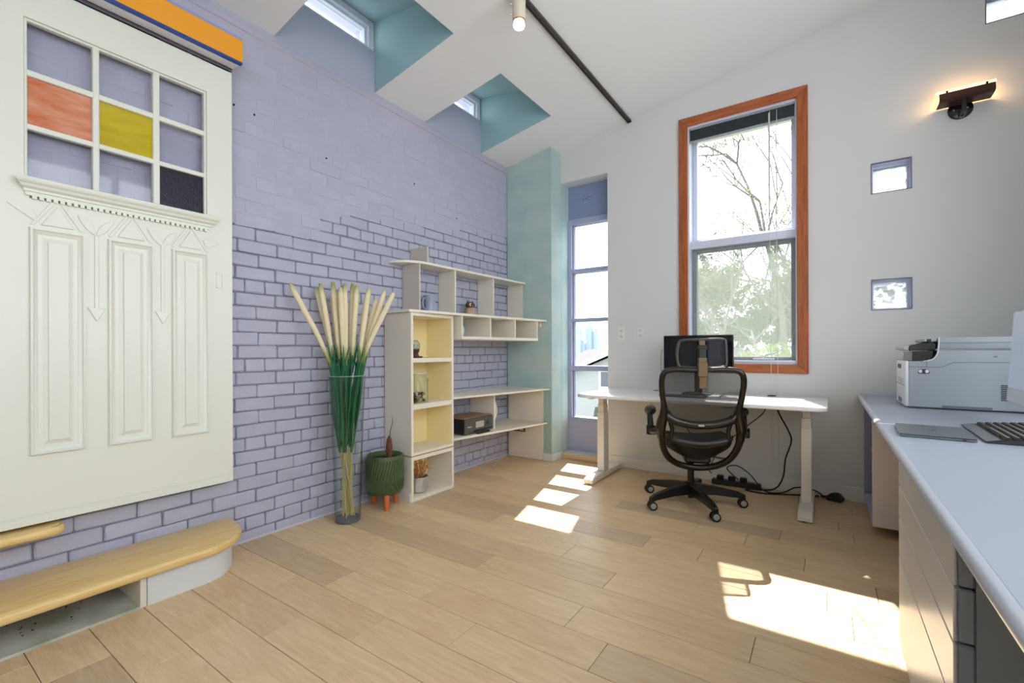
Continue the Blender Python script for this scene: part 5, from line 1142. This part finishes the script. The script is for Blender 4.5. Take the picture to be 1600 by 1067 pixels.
for i, (px, wd, top, lab) in enumerate(((902, 9, 514, 'slim hazy skyline tower left of the pair'), (919, 9, 511, 'broad hazy skyline tower with stepped top'), (930, 8, 518, 'lower hazy skyline tower beside the stepped tower'), (910.5, 5, 537, 'short hazy block between the skyline towers'))):
    k = (px-800)/FPX; D = 150.0
    dx, dy = (-sY + cY*k), (cY + sY*k); ht = CAM_H + (CYPX-top)/FPX*D; w_ = wd/FPX*D/2
    t = thing('skyline_tower', (dx*D, dy*D, GZ), lab, 'tower', 'far skyline towers')
    obj('shaft', B().box(dx*D-w_, dx*D+w_, dy*D, dy*D+2*w_, GZ, ht), tw if i % 2 else tw2, t)
    obj('roof_block', B().box(dx*D-w_*0.4, dx*D+w_*0.5, dy*D+0.3*w_, dy*D+1.2*w_, ht, ht+1.0), tw, t)
# trees
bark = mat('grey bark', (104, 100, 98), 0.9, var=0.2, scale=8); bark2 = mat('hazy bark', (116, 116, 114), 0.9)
def leafmat(name, c): 
    return veil(name, c, 1.0, 0.5)
leaf_y = leafmat('spring leaf', (150, 150, 84)); leaf_g = leafmat('pale green leaf', (84, 94, 62))
def tree(name, base, label, seed, trunk_h, lean, spread, levels, rad, m_b, m_l, nleaf, lsize, maxz, child=3, lift=0.12, reach=2.4):
    g = random.Random(seed); b = B(); lv = []; 
    def grow(p, d, L, r, lev):
        pts = [p]; q = p.copy(); dd = d.copy(); n = 4
        for i in range(n):
            dd = (dd + Vector((g.uniform(-1, 1), g.uniform(-1, 1), g.uniform(-0.5, 0.7)))*0.16).normalized()
            q = q + dd*L/n
            if q.z > maxz: q.z = maxz - g.uniform(0, 0.2)
            if abs(q.y - base[1]) > reach: dd.y *= -0.6; q.y = base[1] + math.copysign(reach - g.uniform(0, 0.2), q.y - base[1])
            if abs(q.x - base[0]) > reach*1.3: dd.x *= -0.6; q.x = base[0] + math.copysign(reach*1.3 - g.uniform(0, 0.3), q.x - base[0])
            pts.append(q.copy())
        b.tube(pts, [r*(1-0.14*i) for i in range(n+1)], 5 if lev < 2 else 3, caps=False)
        if lev >= levels:
            for i in range(nleaf): lv.append(pts[g.randrange(1, 5)] + Vector((g.gauss(0, 0.09), g.gauss(0, 0.09), g.gauss(0, 0.09))))
            return
        for c in range(child if lev else child+1):
            t = g.randrange(2, n+1); a = g.uniform(0, 6.28); tilt = g.uniform(0.35, 0.85)
            o = dd.orthogonal().normalized(); o.rotate(Matrix.Rotation(a, 3, dd))
            nd = (dd*math.cos(tilt) + o*math.sin(tilt)*spread + Vector((0, 0, lift))).normalized()
            grow(pts[t], nd, L*g.uniform(0.62, 0.82), r*0.56, lev+1)
    grow(Vector(base), Vector(lean).normalized(), trunk_h, rad, 0)
    t = thing(name, base, label, 'tree')
    obj('branches', b, m_b, t, 60)
    lb = B()
    for p in lv:
        u = Vector((g.uniform(-1, 1), g.uniform(-1, 1), g.uniform(-1, 1))).normalized(); v = u.orthogonal().normalized(); s = lsize*g.uniform(0.6, 1.2)
        lb.poly([p-u*s, p+v*s*0.5, p+u*s, p-v*s*0.5])
    obj('foliage', lb, m_l, t, kind='stuff')
    return t
tree('spring_tree', (-0.45, 11.0, GZ), 'spring tree with spreading branches filling the tall window', 8, 4.0, (-0.10, 0.0, 1), 1.2, 7, 0.15, bark, leaf_y, 2, 0.026, 5.7, lift=0.22, reach=2.0)
tree('spring_tree', (0.4, 24.0, GZ), 'hazy leafy tree behind the branches in the lower sash', 11, 3.6, (-0.02, 0.05, 1), 1.3, 6, 0.26, bark2, leaf_g, 9, 0.15, 5.6, lift=0.2, reach=1.9)
tree('spring_tree', (-4.4, 23.6, GZ), 'hazy leafy tree far left behind the lower sash', 31, 3.6, (0.02, 0.05, 1), 1.3, 6, 0.26, bark2, leaf_g, 9, 0.15, 5.6, lift=0.2, reach=1.9)
tree('spring_tree', (-3.55, 12.6, GZ), 'budding tree whose twigs show at the edge of the narrow window', 21, 3.4, (0.05, 0.0, 1), 0.6, 4, 0.05, bark2, leaf_y, 3, 0.05, 3.0, lift=0.3, reach=1.2)
sh = thing('garden_shrub', (-0.6, 10.5, -0.9), 'bright green bush low in the tall window', 'shrub')
g = random.Random(5); lb = B()
for i in range(2600):
    v = Vector((g.gauss(0, 1), g.gauss(0, 1), g.gauss(0, 1))).normalized()*g.uniform(0.5, 1); p = Vector((-0.7 + v.x*1.3, 10.6 + v.y*0.8, 0.55 + v.z*0.75))
    u = Vector((g.uniform(-1, 1), g.uniform(-1, 1), g.uniform(-1, 1))).normalized(); w_ = u.orthogonal().normalized(); s = g.uniform(0.04, 0.08)
    lb.poly([p-u*s, p+w_*s*0.5, p+u*s, p-w_*s*0.5])
obj('foliage', lb, leafmat('bright leaf', (128, 148, 52)), sh, kind='stuff')
b = B()
for i in range(9): b.tube([(-0.7, 10.6, GZ), (-0.7+g.uniform(-0.4, 0.4), 10.6+g.uniform(-0.3, 0.3), -1.2), (-0.7+g.uniform(-1, 1), 10.6+g.uniform(-0.6, 0.6), 0.6)], [0.05, 0.03, 0.01], 5)
obj('stems', b, bark, sh)
sp_ = thing('yard_spruce', (-4.6, 10.3, GZ), 'tip of a small dark spruce low in the narrow window', 'tree')
b = B()
for i in range(9): b.lathe([(0.62-0.065*i, 0.0), (0.03, 0.40)], (-4.6, 10.3, -2.2+0.20*i), 10)
obj('needles', b, mat('spruce grey green', (62, 72, 68), 0.9), sp_)
obj('trunk', B().cyl((-4.6, 10.3, GZ), (-4.6, 10.3, -2.1), 0.07, n=8), bark, sp_)
